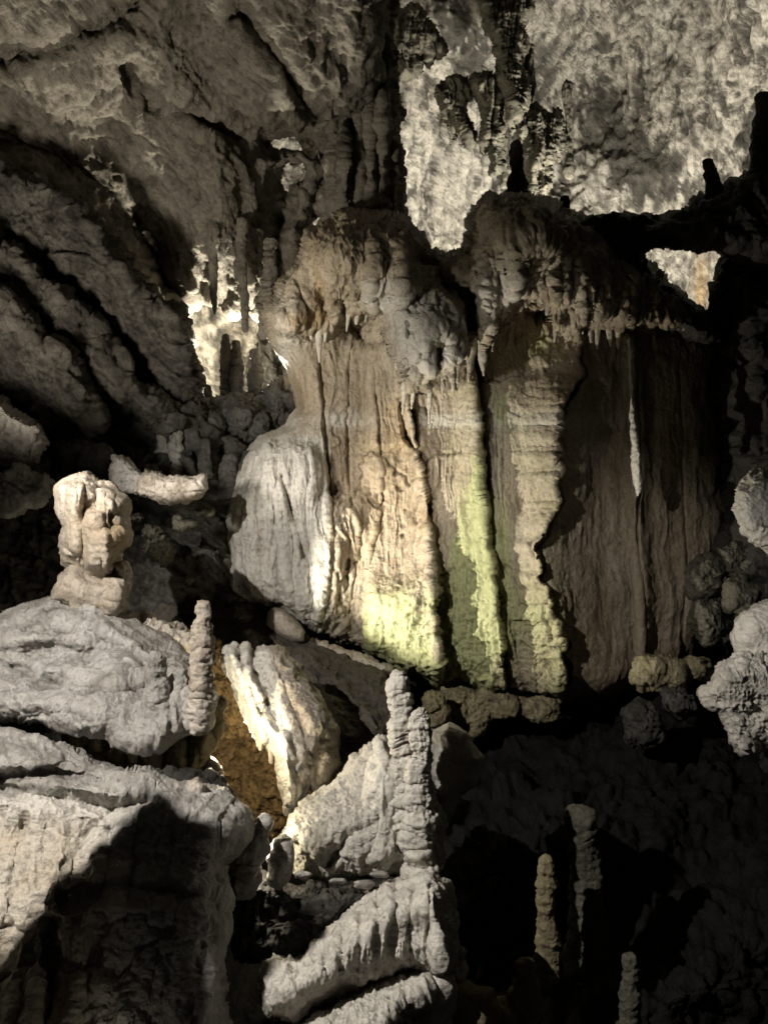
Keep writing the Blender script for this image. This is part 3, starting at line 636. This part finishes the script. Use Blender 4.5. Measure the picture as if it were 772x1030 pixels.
# =================================================================== GREY SLAB, left middle
def gs_rel(x, y):
    h = .20*G(x, y, 70, 640, 45, 14)+.22*G(x, y, 20, 640, 30, 12)-.05*ridge(x, y, [(30, 655), (60, 650), (90, 662)], 9)+.15*G(x, y, 120, 672, 28, 14)
    h += .22*G(x, y, 100, 610, 26, 8)-.12*ridge(x, y, [(0, 668), (30, 676), (60, 690)], 5)+.1*G(x, y, 175, 700, 20, 25)
    for xx in (165, 176, 188): h += .07*ridge(x, y, [(xx, 690), (xx+2, 735)], 4)
    h += .09*ridge(x, y, [(10, 690), (60, 672), (110, 690), (150, 684)], 7)+.10*ridge(x, y, [(60, 622), (100, 632), (150, 655)], 6)+.10*G(x, y, 45, 705, 30, 8)+.09*G(x, y, 105, 715, 24, 10)
    return h
gsl = [(-260, 600), (-40, 612), (0, 618), (40, 606), (72, 598), (104, 606), (128, 620), (150, 634), (176, 648), (196, 660), (212, 676), (214, 700), (212, 730), (204, 738), (190, 740), (170, 748), (148, 752), (120, 748), (92, 744), (66, 736), (40, 730), (16, 726), (0, 720), (-60, 715), (-260, 700)]
tag(formation('flowstone_slab', gsl, (600, 8.0, 750, 6.35), .45, 28, M['grey'], add(d_smooth(.10, 2.0, 450), d_crack(.02, 1.3, .03, 454), d_pop(.02, 5, 455, .02), d_flow(.0, 3, 453, .012, 8)), gs_rel, step=1.1, seed=73, jit=1.2), 'broad rounded grey flowstone slab jutting from the left edge under the cream pillar', 'flowstone slab')
stal('stalagmite', [(203, 604, 4.5), (204, 616, 7.5), (201, 634, 9), (203, 655, 9.5), (202, 680, 10), (201, 710, 11), (199, 736, 10)], 6.2, 'white', 'slim pale stalagmite on the right rim of the grey slab, tallest one there', s=461, nod=.16, nodp=17)
stal('stalagmite', [(158, 655, 6), (158, 665, 8.5), (156, 680, 8.5), (157, 700, 10), (160, 735, 16)], 6.25, 'grey', 'short rounded stalagmite on the grey slab, left of the slim pale one', s=462, nod=.14, nodp=14)
stal('stalagmite', [(181, 672, 4), (181, 684, 7), (180, 700, 9), (180, 735, 13)], 6.35, 'grey', 'low knob shaped stalagmite between the two on the grey slab', s=463, nod=.2)
# underside of the slab: ribbed ochre rock reaching down to the cavity
def ur(x, y): return .08*np.sin(x/3.3+y/14.)+.05*np.sin(x/1.9)
tag(formation('overhang', [(60, 730), (120, 742), (170, 744), (206, 732), (216, 700), (224, 706), (222, 730), (212, 750), (204, 768), (190, 778), (170, 782), (150, 776), (120, 768), (80, 756)], 6.9, .25, 14, M['rubble'], add(d_flow(.03, 4, 470, .05, 8)), ur, step=1., seed=74), 'ribbed brown underside hanging below the grey slab', 'rock overhang')
# frilly back rim behind the slim stalagmite
tag(formation('drapery', [(132, 624), (146, 618), (160, 622), (176, 632), (192, 640), (198, 660), (190, 664), (176, 656), (160, 648), (144, 640), (134, 636)], 7.9, .2, 9, M['white'], add(d_flow(.02, 4, 475, .05, 10), d_pop(.03, 7, 476)), step=.9, seed=75), 'low frilly cream drapery behind the slim pale stalagmite', 'drapery')

# =================================================================== BIG FOREGROUND BOULDER, bottom left
def bb_rel(x, y):
    h = .20*G(x, y, 90, 800, 90, 24)-.18*ridge(x, y, [(-20, 790), (40, 800), (110, 812), (150, 806)], 8)+.12*G(x, y, 30, 765, 40, 10)-.14*ridge(x, y, [(0, 782), (60, 776), (100, 786)], 5)
    h += .16*G(x, y, 70, 900, 60, 60)+.05*vn1(x/13.+y/90., 88)*sst(800, 840, y)-.14*ridge(x, y, [(62, 905), (120, 892), (180, 900), (220, 915)], 8)
    h -= .2*ridge(x, y, [(48, 930), (50, 1000), (44, 1060)], 7)
    return h
bb = [(-300, 730), (-60, 736), (0, 738), (30, 742), (64, 748), (92, 758), (120, 764), (150, 774), (184, 786), (206, 792), (226, 800), (240, 816), (248, 832), (240, 850), (226, 868), (226, 900), (222, 950), (224, 1010), (230, 1100), (-300, 1150)]
big = tag(formation('flowstone_boulder', bb, (740, 6.3, 1060, 5.05), .55, 40, M['grey'], add(d_smooth(.09, 1.8, 480), d_flow(.03, 4, 481, .03, 9), d_crack(.018, .9, .03, 483)), bb_rel,
   lambda P, x, y: np.stack([0*x, .5*sst(790, 840, y)*sst(170, 60, x), .8*sst(770, 820, y)*sst(170, 90, x)], 1), step=1.15, seed=76, jit=1.4), 'massive rounded flowstone boulder filling the lower left corner, cream and warm colour laid on its lamp-lit side', 'boulder')  # cream calcite, with a warm tint added over the lamp-lit region
for i, (pl, Yq, lb, m) in enumerate([([(136, 792), (148, 788), (164, 792), (168, 800), (156, 806), (142, 800)], 5.75, 'small knobbly calcite lump on the crown of the big boulder', 'grey'),
                                  ([(172, 804), (186, 798), (204, 800), (212, 812), (206, 822), (196, 818), (188, 822), (176, 814)], 5.7, 'dripping calcite lump right of the first lump on the big boulder', 'white'),
                                  ([(188, 786), (198, 782), (206, 790), (204, 804), (192, 806)], 5.72, 'upright pale knob standing behind the dripping calcite lump', 'white')]):
    tag(formation('calcite_lump', pl, Yq, .12, 6, M[m], d_pop(.03, 9, 490+i, .015), step=.7, seed=80+i, jit=.8, edge=3), lb, 'calcite lump', 'calcite lumps on the big boulder')
tag(formation('rubble_pile', [(150, 774), (190, 776), (214, 778), (228, 790), (246, 812), (256, 838), (250, 862), (232, 872), (222, 850), (206, 818), (180, 796)], 6.3, .3, 14, M['dark'], add(d_rock(.07, 3, 495), d_pop(.04, 8, 496)), step=1., seed=84), 'dark crumbly rubble between the big boulder and the clay hollow', 'rubble')
tag(formation('stone', [(203, 762), (210, 757), (218, 762), (226, 774), (225, 788), (212, 790), (203, 778)], 6.95, .16, 7, M['white'], d_rock(.03, 4, 497), step=.8, seed=85, jit=.7), 'bright pale stone glowing at the mouth of the clay hollow', 'stone')
# grey pair of leaning stubs
stal('stalagmite', [(266, 822, 4), (262, 834, 7), (256, 848, 10), (250, 866, 14), (244, 884, 15), (240, 900, 15)], 5.9, 'grey', 'left leaning grey stalagmite stub, the larger of the pair by the clay hollow', s=501, nod=.06, dd=add(d_flow(.03, 5, 505, .03, 8), d_pop(.03, 8, 506, .03)))
stal('stalagmite', [(236, 838, 6), (236, 850, 8), (238, 866, 10), (240, 890, 13)], 5.95, 'grey', 'grey stub fused to the left side of the larger leaning stub', s=502, nod=.06, dd=add(d_flow(.03, 5, 505, .03, 8), d_pop(.03, 8, 506, .03)))
stal('stalagmite', [(288, 846, 6), (284, 856, 8), (280, 868, 9), (276, 886, 10)], 6.0, 'grey', 'small grey leaning stalagmite stub, right one of the pair by the clay hollow', s=503, nod=.10, dd=add(d_flow(.03, 5, 505, .03, 8), d_pop(.03, 8, 506, .03)))
# bottom-edge lit crumbs
for i, (x, y, r, lb) in enumerate([(93, 1002, 7, 'cream crumb standing up at the lower edge, left of centre'), (86, 1024, 9, 'cream crumb cut by the lower picture edge, leftmost'), (108, 1026, 10, 'cream crumb cut by the lower picture edge, right of the others')]):
    a = np.linspace(0, 2*PI, 10, endpoint=False)
    tag(formation('calcite_lump', [(x+r*math.cos(t)*random.uniform(.6, 1.1), y+r*math.sin(t)*random.uniform(.7, 1.2)) for t in a], 4.72, .05, 5, M['white'], d_pop(.02, 14, 510+i, .012), step=.7, seed=90+i, jit=.6, edge=2), lb, 'calcite lump', 'crumbs at the lower edge')

# =================================================================== CLAY HOLLOW, WHITE DRAPERY, SLOPE
tag(formation('clay_bank', [(190, 660), (220, 648), (250, 690), (290, 740), (310, 790), (300, 830), (270, 850), (236, 850), (214, 820), (200, 780), (196, 720)], 9.3, .25, 30, M['soil'], add(d_rock(.12, 2.5, 520), d_pop(.06, 8, 521), d_rock(.04, 8, 523)), lambda x, y: -.25*G(x, y, 245, 770, 30, 35), step=1.1, seed=91), 'orange brown clay bank in the hollow between the slab and the white drapery', 'clay bank')
def slope_rel(x, y):
    h = 0*x
    for pts, w, a in ([(250, 640), (280, 690), (310, 740), (330, 790)], 11, .3), ([(275, 640), (320, 690), (350, 740)], 9, .22), ([(300, 655), (350, 695), (380, 730)], 7, .2): h += a*ridge(x, y, pts, w)
    return h
tag(formation('rock_slope', [(128, 560), (180, 555), (226, 590), (262, 606), (290, 622), (330, 650), (384, 672), (404, 690), (410, 740), (400, 790), (350, 800), (318, 790), (296, 760), (270, 720), (248, 690), (222, 668), (196, 650), (160, 630), (130, 610)],
   (560, 12.3, 800, 8.5), .3, 24, M['slope'], add(d_smooth(.12, 1.5, 530), d_rock(.07, 2.0, 531)), slope_rel, step=1.2, seed=92), 'dark smooth rock slope descending below the white flowstone', 'rock slope')
tag(formation('boulder', [(268, 616), (274, 610), (286, 612), (298, 622), (306, 634), (306, 646), (294, 646), (280, 638), (268, 628)], 10.9, .3, 12, M['white'], d_smooth(.03, 3, 540), step=.9, seed=93, jit=.7), 'smooth pale egg shaped boulder under the foot of the white flowstone', 'boulder')
for i, (pl, lb) in enumerate([([(316, 640), (340, 648), (372, 660), (398, 672), (396, 682), (372, 678), (352, 672), (334, 668), (318, 660)], 'pale wedge of rock under the middle of the curtain foot'), ([(306, 668), (322, 664), (350, 678), (356, 692), (340, 702), (318, 698), (304, 684)], 'brownish boulder on the dark slope below the pale wedge'),
                              ([(344, 690), (372, 684), (392, 696), (394, 720), (372, 730), (350, 716)], 'dark boulder on the slope left of the twin stalagmite'), ([(318, 704), (340, 704), (360, 722), (366, 748), (344, 752), (324, 730)], 'dark angular boulder low on the slope')]):
    tag(formation('boulder', pl, (10.95, 10.5, 10.15, 9.85)[i], .25, 12, M['white' if i == 0 else 'slab'], d_rock(.05, 3, 545+i), step=1., seed=94+i, jit=.9), lb, 'boulder', 'boulders on the slope under the curtain')

def dr_rel(x, y):
    h = .13*ridge(x, y, [(236, 660), (248, 690), (262, 720), (284, 745), (290, 790)], 6)+.18*ridge(x, y, [(248, 650), (250, 680), (262, 700)], 4)
    h += .12*G(x, y, 300, 715, 24, 44, -.45)-.05*ridge(x, y, [(290, 700), (310, 745), (316, 790)], 6)+.10*ridge(x, y, [(288, 745), (292, 800)], 5)+.04*vn1((x-.4*y)/5., 93)*sst(280, 262, x-.35*(y-650))
    return h
drp = bpy.data.objects.new('flowstone_drapery', None); col.objects.link(drp); drp.location = at(290, 720, 8.2)
tag(drp, 'toothed white flowstone drapery glowing over the clay hollow', 'drapery')
under(formation('sheet', [(228, 652), (236, 648), (241, 664), (246, 650), (250, 648), (254, 662), (262, 650), (284, 652), (304, 672), (326, 706), (340, 740), (342, 768), (330, 790), (318, 798), (310, 786), (304, 800), (296, 812), (288, 808), (287, 790), (278, 762), (268, 748), (262, 750), (256, 736), (248, 722), (240, 706), (232, 684), (224, 668)],
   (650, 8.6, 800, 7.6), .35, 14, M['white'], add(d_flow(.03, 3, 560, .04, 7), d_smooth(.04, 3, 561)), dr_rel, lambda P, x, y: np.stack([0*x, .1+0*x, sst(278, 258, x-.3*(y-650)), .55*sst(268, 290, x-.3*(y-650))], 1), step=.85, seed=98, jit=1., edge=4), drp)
for i, (x, y0, y1, r, lb) in enumerate([(262, 735, 756, 3, 'first white drip point on the hollow side of the drapery'), (272, 745, 770, 3.2, 'second white drip point on the drapery above the hollow'), (281, 755, 786, 4, 'longest white drip point of the drapery above the hollow'), (290, 790, 822, 7, 'thick white drip column linking the drapery with the mound')]):
    under(spine('drip_point', [(x, y1, 1.2), (x, y1-6, r*.7), (x, y0+5, r), (x-1, y0-8, r*1.6)], 7.75, M['white'], d_flow(.02, 5, 565+i, .02, 9), seg=30, nod=.15, nodp=8, seed=565+i), drp)

# =================================================================== CENTRE MOUND AND TWIN STALAGMITE
def md_rel(x, y):
    h = .25*G(x, y, 345, 830, 55, 30)+.18*G(x, y, 380, 790, 22, 60)+.12*G(x, y, 310, 850, 20, 16)-.12*ridge(x, y, [(330, 870), (350, 840), (372, 830)], 4)
    return h
mound = [(284, 866), (282, 846), (290, 824), (304, 806), (318, 796), (334, 786), (346, 776), (352, 762), (362, 754), (372, 744), (384, 742), (396, 752), (420, 770), (444, 790), (450, 830), (440, 868), (410, 878), (370, 880), (330, 884), (300, 880)]
tag(formation('flowstone_mound', mound, (745, 7.4, 885, 6.45), .4, 22, M['rubble'], add(d_pop(.03, 5, 570, .07), d_rock(.04, 3, 571), d_flow(.03, 5, 572, .03, 9)), md_rel, lambda P, x, y: np.stack([0*x, 0*x, .5+.5*sst(310, 365, x)], 1), step=.9, seed=99, jit=1.2), 'knobbly cream mound of crusted rock behind the twin stalagmite', 'flowstone mound')
tag(formation('calcite_cone', [(378, 742), (386, 740), (392, 752), (400, 770), (406, 800), (404, 830), (398, 858), (386, 872), (372, 866), (364, 840), (366, 806), (370, 776)], (740, 6.7, 880, 6.3), .28, 16, M['white'], add(d_flow(.02, 4, 575, .045, 9), d_pop(.02, 7, 576)), None, lambda P, x, y: np.stack([0*x, 0*x, 1+0*x], 1), step=.75, seed=100, jit=1.), 'white ribbed calcite cone leaning against the twin stalagmite on its left', 'calcite cone')
tag(formation('flowstone_mound', [(432, 730), (450, 726), (470, 738), (486, 762), (482, 790), (462, 800), (450, 826), (436, 830), (428, 780)], 7.2, .4, 20, M['grey'], add(d_smooth(.06, 2, 580)), step=1.1, seed=101), 'smooth dim grey mound right behind the twin stalagmite', 'flowstone mound')
wst = lambda P, x, y: np.stack([0*x, .05+0*x, .9+0*x], 1)
stal('stalagmite', [(401, 676, 5), (402, 686, 9), (401, 700, 11), (404, 718, 10), (403, 732, 12), (405, 748, 11), (406, 764, 13), (404, 784, 13), (402, 806, 16), (402, 830, 20)], 6.35, 'white', 'tall pale segmented stalagmite, the higher of the twin in the centre', s=590, nod=.32, nodp=17, seg=64, stain_shade=wst, step=.9)
stal('stalagmite', [(421, 711, 4), (422, 724, 7), (421, 742, 8), (422, 760, 9), (419, 778, 11), (421, 800, 12), (422, 824, 13), (418, 846, 15.5), (423, 868, 14), (420, 888, 15), (424, 905, 19), (430, 930, 22), (438, 955, 24), (440, 980, 20), (442, 1000, 14)], 6.15, 'white', 'bulging pale stalagmite, the lower front one of the twin in the centre', s=591, nod=.38, nodp=20, seg=64, stain_shade=wst, step=.9)

def lf_rel(x, y):
    h = .12*ridge(x, y, [(270, 1000), (310, 980), (350, 955), (392, 925), (430, 905)], 20)
    for k in range(7):
        xx = 330+k*17; h -= .05*ridge(x, y, [(xx, 890), (xx-4, 975)], 3)
    h += .16*ridge(x, y, [(432, 885), (440, 930), (446, 975)], 12)
    return h
low = [(264, 966), (280, 958), (300, 962), (322, 948), (344, 928), (366, 906), (390, 892), (412, 882), (434, 878), (448, 890), (454, 920), (460, 956), (458, 976), (436, 982), (416, 972), (396, 976), (372, 986), (346, 998), (320, 1012), (296, 1022), (268, 1018), (262, 992)]
tag(formation('flowstone_lobe', low, (880, 6.1, 1020, 5.45), .40, 26, M['white'], add(d_flow(.03, 3, 600, .05, 8), d_smooth(.05, 3, 601)), lf_rel, wst, step=.9, seed=102, jit=1.), 'thick ribbed flowstone lobe at the foot of the twin stalagmite, upper one', 'flowstone lobe')
low2 = [(300, 1040), (320, 1022), (350, 1004), (380, 988), (410, 976), (432, 972), (446, 984), (440, 1000), (424, 1012), (404, 1020), (390, 1040), (380, 1100), (280, 1100)]
tag(formation('flowstone_lobe', low2, (970, 5.9, 1040, 5.2), .32, 18, M['white'], add(d_flow(.03, 3, 605, .05, 8), d_smooth(.05, 3, 606)), None, wst, step=.9, seed=103, jit=1.), 'second ribbed flowstone lobe below, cut by the lower picture edge', 'flowstone lobe')
tag(formation('flowstone_lobe', [(436, 978), (452, 984), (456, 1000), (450, 1100), (422, 1100), (424, 1010), (430, 992)], 5.7, .25, 14, M['white'], add(d_flow(.02, 4, 607, .03, 9), d_pop(.02, 7, 608)), None, wst, step=.9, seed=104), 'upright cream flowstone stump at the lower edge right of the lobes', 'flowstone lobe')
tag(formation('boulder', [(448, 996), (470, 988), (492, 996), (500, 1014), (500, 1080), (440, 1080), (444, 1012)], 5.9, .3, 18, M['rubble'], add(d_pop(.03, 6, 609, .03)), step=1., seed=105), 'dim knobbly boulder at the lower edge right of the cream stump', 'boulder')
# dark ledge under the mound, its near-black colour carries the shadow band
tag(formation('rock_ledge', [(226, 884), (262, 876), (300, 884), (350, 882), (400, 880), (412, 890), (380, 905), (352, 926), (326, 950), (300, 966), (262, 972), (230, 960)], (880, 6.3, 970, 5.75), .25, 18, M['dark'], add(d_rock(.06, 3, 610), d_smooth(.05, 2, 611)), step=1.1, seed=106), 'dark wet ledge in shadow between the mound and the ribbed lobes', 'rock ledge')
for i, (x, y, rx, ry, lb) in enumerate([(382, 880, 10, 4, 'thin pale flake on the wet ledge, nearest the twin stalagmite'), (366, 890, 12, 5, 'broad pale flake in the middle of the wet ledge'), (340, 886, 9, 3.5, 'small pale flake on the left of the wet ledge'), (306, 880, 9, 5, 'rounded pale stone at the left end of the wet ledge')]):
    a = np.linspace(0, 2*PI, 12, endpoint=False)
    tag(formation('stone', [(x+rx*math.cos(t)*random.uniform(.8, 1.1), y+ry*math.sin(t)*random.uniform(.8, 1.1)) for t in a], 5.95, .06, 4, M['grey'], d_smooth(.01, 8, 612+i), step=.7, seed=110+i, jit=.6), lb, 'stone', 'pale flakes on the wet ledge')

# =================================================================== FOOT OF THE CURTAIN AND RIGHT SIDE
bl = [([(446, 694), (462, 690), (480, 696), (500, 694), (520, 700), (524, 714), (508, 722), (492, 722), (484, 738), (474, 742), (470, 726), (454, 724)], 11.2, 'rubble', 'crumbly yellow rock heap at the foot of the green pleat', .2),
      ([(520, 700), (545, 698), (560, 706), (556, 722), (536, 726), (522, 716)], 11.2, 'rubble', 'crumbly rock beside the yellow heap, under the lit stripe', .2),
      ([(430, 700), (446, 698), (456, 714), (452, 730), (436, 732), (426, 716)], 10.6, 'rubble', 'dim rubble stone left of the yellow heap', .2),
      ([(637, 668), (644, 661), (660, 662), (672, 664), (688, 668), (692, 684), (684, 692), (662, 692), (646, 690), (638, 682)], 10.8, 'rubble', 'flat yellowish boulder right of the curtain foot', .3),
      ([(686, 666), (694, 660), (706, 662), (716, 670), (712, 682), (698, 684), (688, 680)], 10.9, 'rubble', 'smaller yellowish boulder touching the flat one', .25),
      ([(662, 690), (684, 690), (700, 700), (704, 716), (684, 722), (664, 712)], 10.5, 'slab', 'brown boulder underneath the flat yellowish boulder', .3),
      ([(628, 716), (644, 708), (660, 720), (666, 744), (650, 752), (630, 744)], 10.2, 'slab', 'dim brown boulder in the dark, left of the knobbly white rock', .3),
      ([(694, 574), (712, 562), (726, 570), (728, 592), (712, 602), (696, 598)], 11.4, 'dim', 'dim cracked boulder at the right end of the curtain, left of the stack', .35),
      ([(722, 552), (742, 542), (760, 552), (762, 576), (744, 586), (726, 576)], 11.4, 'dim', 'dim boulder on top of the stack beside the curtain', .35),
      ([(728, 584), (748, 582), (764, 592), (762, 612), (744, 622), (728, 610)], 11.2, 'dim', 'dim boulder in the middle of the stack beside the curtain', .35),
      ([(700, 606), (722, 604), (734, 618), (732, 640), (712, 646), (698, 630)], 11.2, 'dim', 'dim boulder at the bottom of the stack beside the curtain', .35)]
for i, (pl, Yq, m, lb, T_) in enumerate(bl):
    tag(formation('boulder', pl, Yq, T_, 12, M[m], add(d_jag(.07, 2.2, 620+i), d_crack(.03, 2, .05, 625+i)), step=.95, seed=120+i, jit=1.), lb, 'boulder', 'boulders around the foot of the curtain')
rb = [([(738, 500), (742, 486), (756, 478), (776, 476), (812, 482), (830, 510), (822, 548), (796, 566), (776, 562), (762, 548), (746, 536), (738, 520)], 8.6, 'round pale cracked boulder at the right edge, uppermost', .4, 0),
      ([(742, 640), (748, 622), (762, 612), (784, 606), (820, 612), (836, 640), (816, 666), (784, 668), (760, 662), (746, 654)], 8.0, 'pale lit boulder at the right edge below the round one', .35, 0),
      ([(706, 700), (716, 684), (726, 672), (744, 662), (766, 666), (800, 672), (830, 700), (820, 750), (780, 762), (764, 748), (748, 756), (738, 742), (732, 728), (722, 716), (712, 712)], 7.6, 'knobbly white crusted rock at the right edge, lowest', .3, 1)]
for i, (pl, Yq, lb, T_, k) in enumerate(rb):
    tag(formation('boulder', pl, Yq, T_, 16, M['white'], add(d_jag(.065 if k else .05, 2.6 if k else 1.6, 640+i), d_crack(.04, 1.6, .05, 643+i)), step=.95, seed=135+i, jit=1.4, stain_shade=wst), lb, 'boulder', 'pale boulders at the right edge')

# dim stalagmites rising from the dark floor, bottom right
ds = [([(578, 812, 8), (582, 824, 13), (587, 845, 12), (590, 870, 13), (590, 920, 16), (590, 980, 20)], 7.4, 'dim', 'broad round topped pale stalagmite rising out of the dark floor'),
      ([(549, 862, 5), (549, 874, 8), (550, 895, 9), (549, 918, 9), (551, 945, 10), (550, 985, 12)], 6.8, 'rubble', 'yellowish segmented stalagmite left of the broad pale one'),
      ([(524, 964, 8), (527, 980, 12), (526, 998, 13), (522, 1020, 22), (522, 1060, 30)], 6.2, 'rubble', 'yellowish stalagmite with a wide knobbly foot at the lower edge'),
      ([(631, 960, 4), (633, 972, 6), (634, 990, 7), (635, 1010, 9), (636, 1060, 12)], 6.6, 'dim', 'slim dim stalagmite, furthest right on the dark floor')]
for i, (p, Yq, m, lb) in enumerate(ds): stal('stalagmite', p, Yq, m, lb, s=660+i, nod=.18, nodp=24, group='stalagmites on the dark floor')

# added blocker out of view near the path lamp, shaped to shade the big boulder
LB = np.array([-3.9, 2.6, 2.2])
from mathutils import Vector
def shadow_blocker(name, target, extra, frac, lb, s):
    T_ = []
    for x, y in target:      # points of the big boulder's surface where the shadow has to end
        d = Vector(at(x, y, 1.)); ok, loc, no, fi = big.ray_cast(Vector((0, 0, 0)), d)
        T_.append(np.array(loc) if ok else at(x, y, 5.0))
    T_ = np.array(T_+list(extra)); ax = T_.mean(0)-LB; D = np.linalg.norm(ax)*frac; ax /= np.linalg.norm(ax)
    P = LB+(T_-LB)/((T_-LB)@ax)[:, None]*D; c = LB+ax*D
    ex = np.cross(ax, [0, 0, 1]); ex /= np.linalg.norm(ex); ey = np.cross(ex, ax)
    uv = np.stack([(P-c)@ex, (P-c)@ey], 1)*200
    Q = formation(name, uv, 1., .25, 10, M['dark'], None, step=2., seed=s, jit=1.)
    me = Q.data; n = len(me.vertices); V = np.zeros(n*3, np.float32); me.vertices.foreach_get('co', V); V = V.reshape(-1, 3)
    # undo the pixel mapping: recover u, v and depth
    u = V[:, 0]/V[:, 1]/K+386; v = 515-V[:, 2]/V[:, 1]/K; dz = V[:, 1]-1
    W = c+ex*(u/200)[:, None]+ey*(v/200)[:, None]+ax*dz[:, None]
    W = W+.02*np.stack([vnoise(W*6, 1), vnoise(W*6, 2), vnoise(W*6, 3)], 1)
    me.vertices.foreach_set('co', W.astype(np.float32).ravel()); me.update()
    return tag(Q, lb, 'boulder')
shadow_blocker('boulder', [(0, 965), (25, 930), (50, 903), (80, 878), (110, 855), (132, 832), (148, 806), (160, 797), (172, 806), (185, 828), (205, 832)],
           [at(242, 842, 5.25), at(248, 900, 5.2), at(250, 1010, 5.1), at(300, 1400, 3.3), at(40, 1400, 3.4), at(-80, 1100, 3.9)], .42, 'unseen dark blocker added beside the frame to cast the lower left shadow', 150)

# =================================================================== CAMERA, LIGHT
cam = bpy.data.cameras.new('camera'); co = bpy.data.objects.new('camera', cam); col.objects.link(co)
cam.sensor_width = 36; cam.sensor_fit = 'HORIZONTAL'; cam.lens = 36; cam.clip_start = .05; cam.clip_end = 300
co.location = (0, 0, 0); co.rotation_euler = (PI/2, 0, 0); scn.camera = co

from mathutils import Vector
def lamp(name, kind, loc, target, power, color, size=.1, cone=60, blend=.3):
    l = bpy.data.lights.new(name, kind); o = bpy.data.objects.new(name, l); col.objects.link(o)
    o.location = loc; l.energy = power; l.color = color
    d = Vector(target)-Vector(loc); o.rotation_euler = d.to_track_quat('-Z', 'Y').to_euler()
    if kind == 'SPOT': l.spot_size = math.radians(cone); l.spot_blend = blend; l.shadow_soft_size = size
    elif kind == 'POINT': l.shadow_soft_size = size
    else: l.size = size
    return o
WARM = (1, .87, .62); NEU = (1, .95, .86); COOL = (.88, .93, 1)
# lamp hidden behind the white drapery: rakes the curtain from lower left
lamp('curtain_lamp', 'SPOT', at(248, 652, 9.4), at(570, 480, 11.2), 1020, (1, .94, .80), .03, 78, .6)
lamp('hollow_lamp', 'POINT', at(216, 745, 7.15), (0, 0, 0), 75, (1, .88, .62), .035)
lamp('path_lamp', 'SPOT', LB, at(200, 715, 6.5), 2400, (1, .95, .88), .03, 74, .45)
lamp('front_lamp', 'SPOT', (-4.6, 4.6, .8), at(335, 430, 11.5), 2300, (1, .95, .86), .35, 44, 1.)
lamp('far_chamber_lamp', 'SPOT', at(600, 365, 17.8), at(590, 60, 22.5), 8600, (1, .95, .84), .3, 150, .8)
lamp('recess_lamp', 'POINT', at(248, 407, 15.0), (0, 0, 0), 1900, (1, .92, .74), .08)
lamp('roof_fill', 'SPOT', (-4.6, 7.0, .6), at(225, 15, 12), 1300, (1, .90, .73), .4, 100, .9)  # added light hanging in open space, gives the roof its dim ambient
lamp('right_lamp', 'SPOT', at(560, 560, 5.5), at(800, 590, 8.2), 120, (1, .97, .93), .03, 36, .5)
lamp('clay_lamp', 'POINT', at(236, 742, 8.3), (0, 0, 0), 12, (1, .88, .65), .03)
lamp('mound_fill', 'POINT', at(257, 851, 6.2), (0, 0, 0), 26, (1, .9, .7), .03)  # added fill, no lamp stands here; brightens the mound from lower left
lamp('low_lamp', 'POINT', at(100, 1075, 4.3), (0, 0, 0), .6, (1, .92, .75), .03)

w = bpy.data.worlds.new('World'); scn.world = w; w.use_nodes = True
bg = w.node_tree.nodes['Background']; bg.inputs[0].default_value = (.9, .8, .65, 1); bg.inputs[1].default_value = .011
scn.view_settings.view_transform = 'Standard'; scn.view_settings.look = 'None'; scn.view_settings.exposure = 0
scn.render.engine = 'CYCLES'
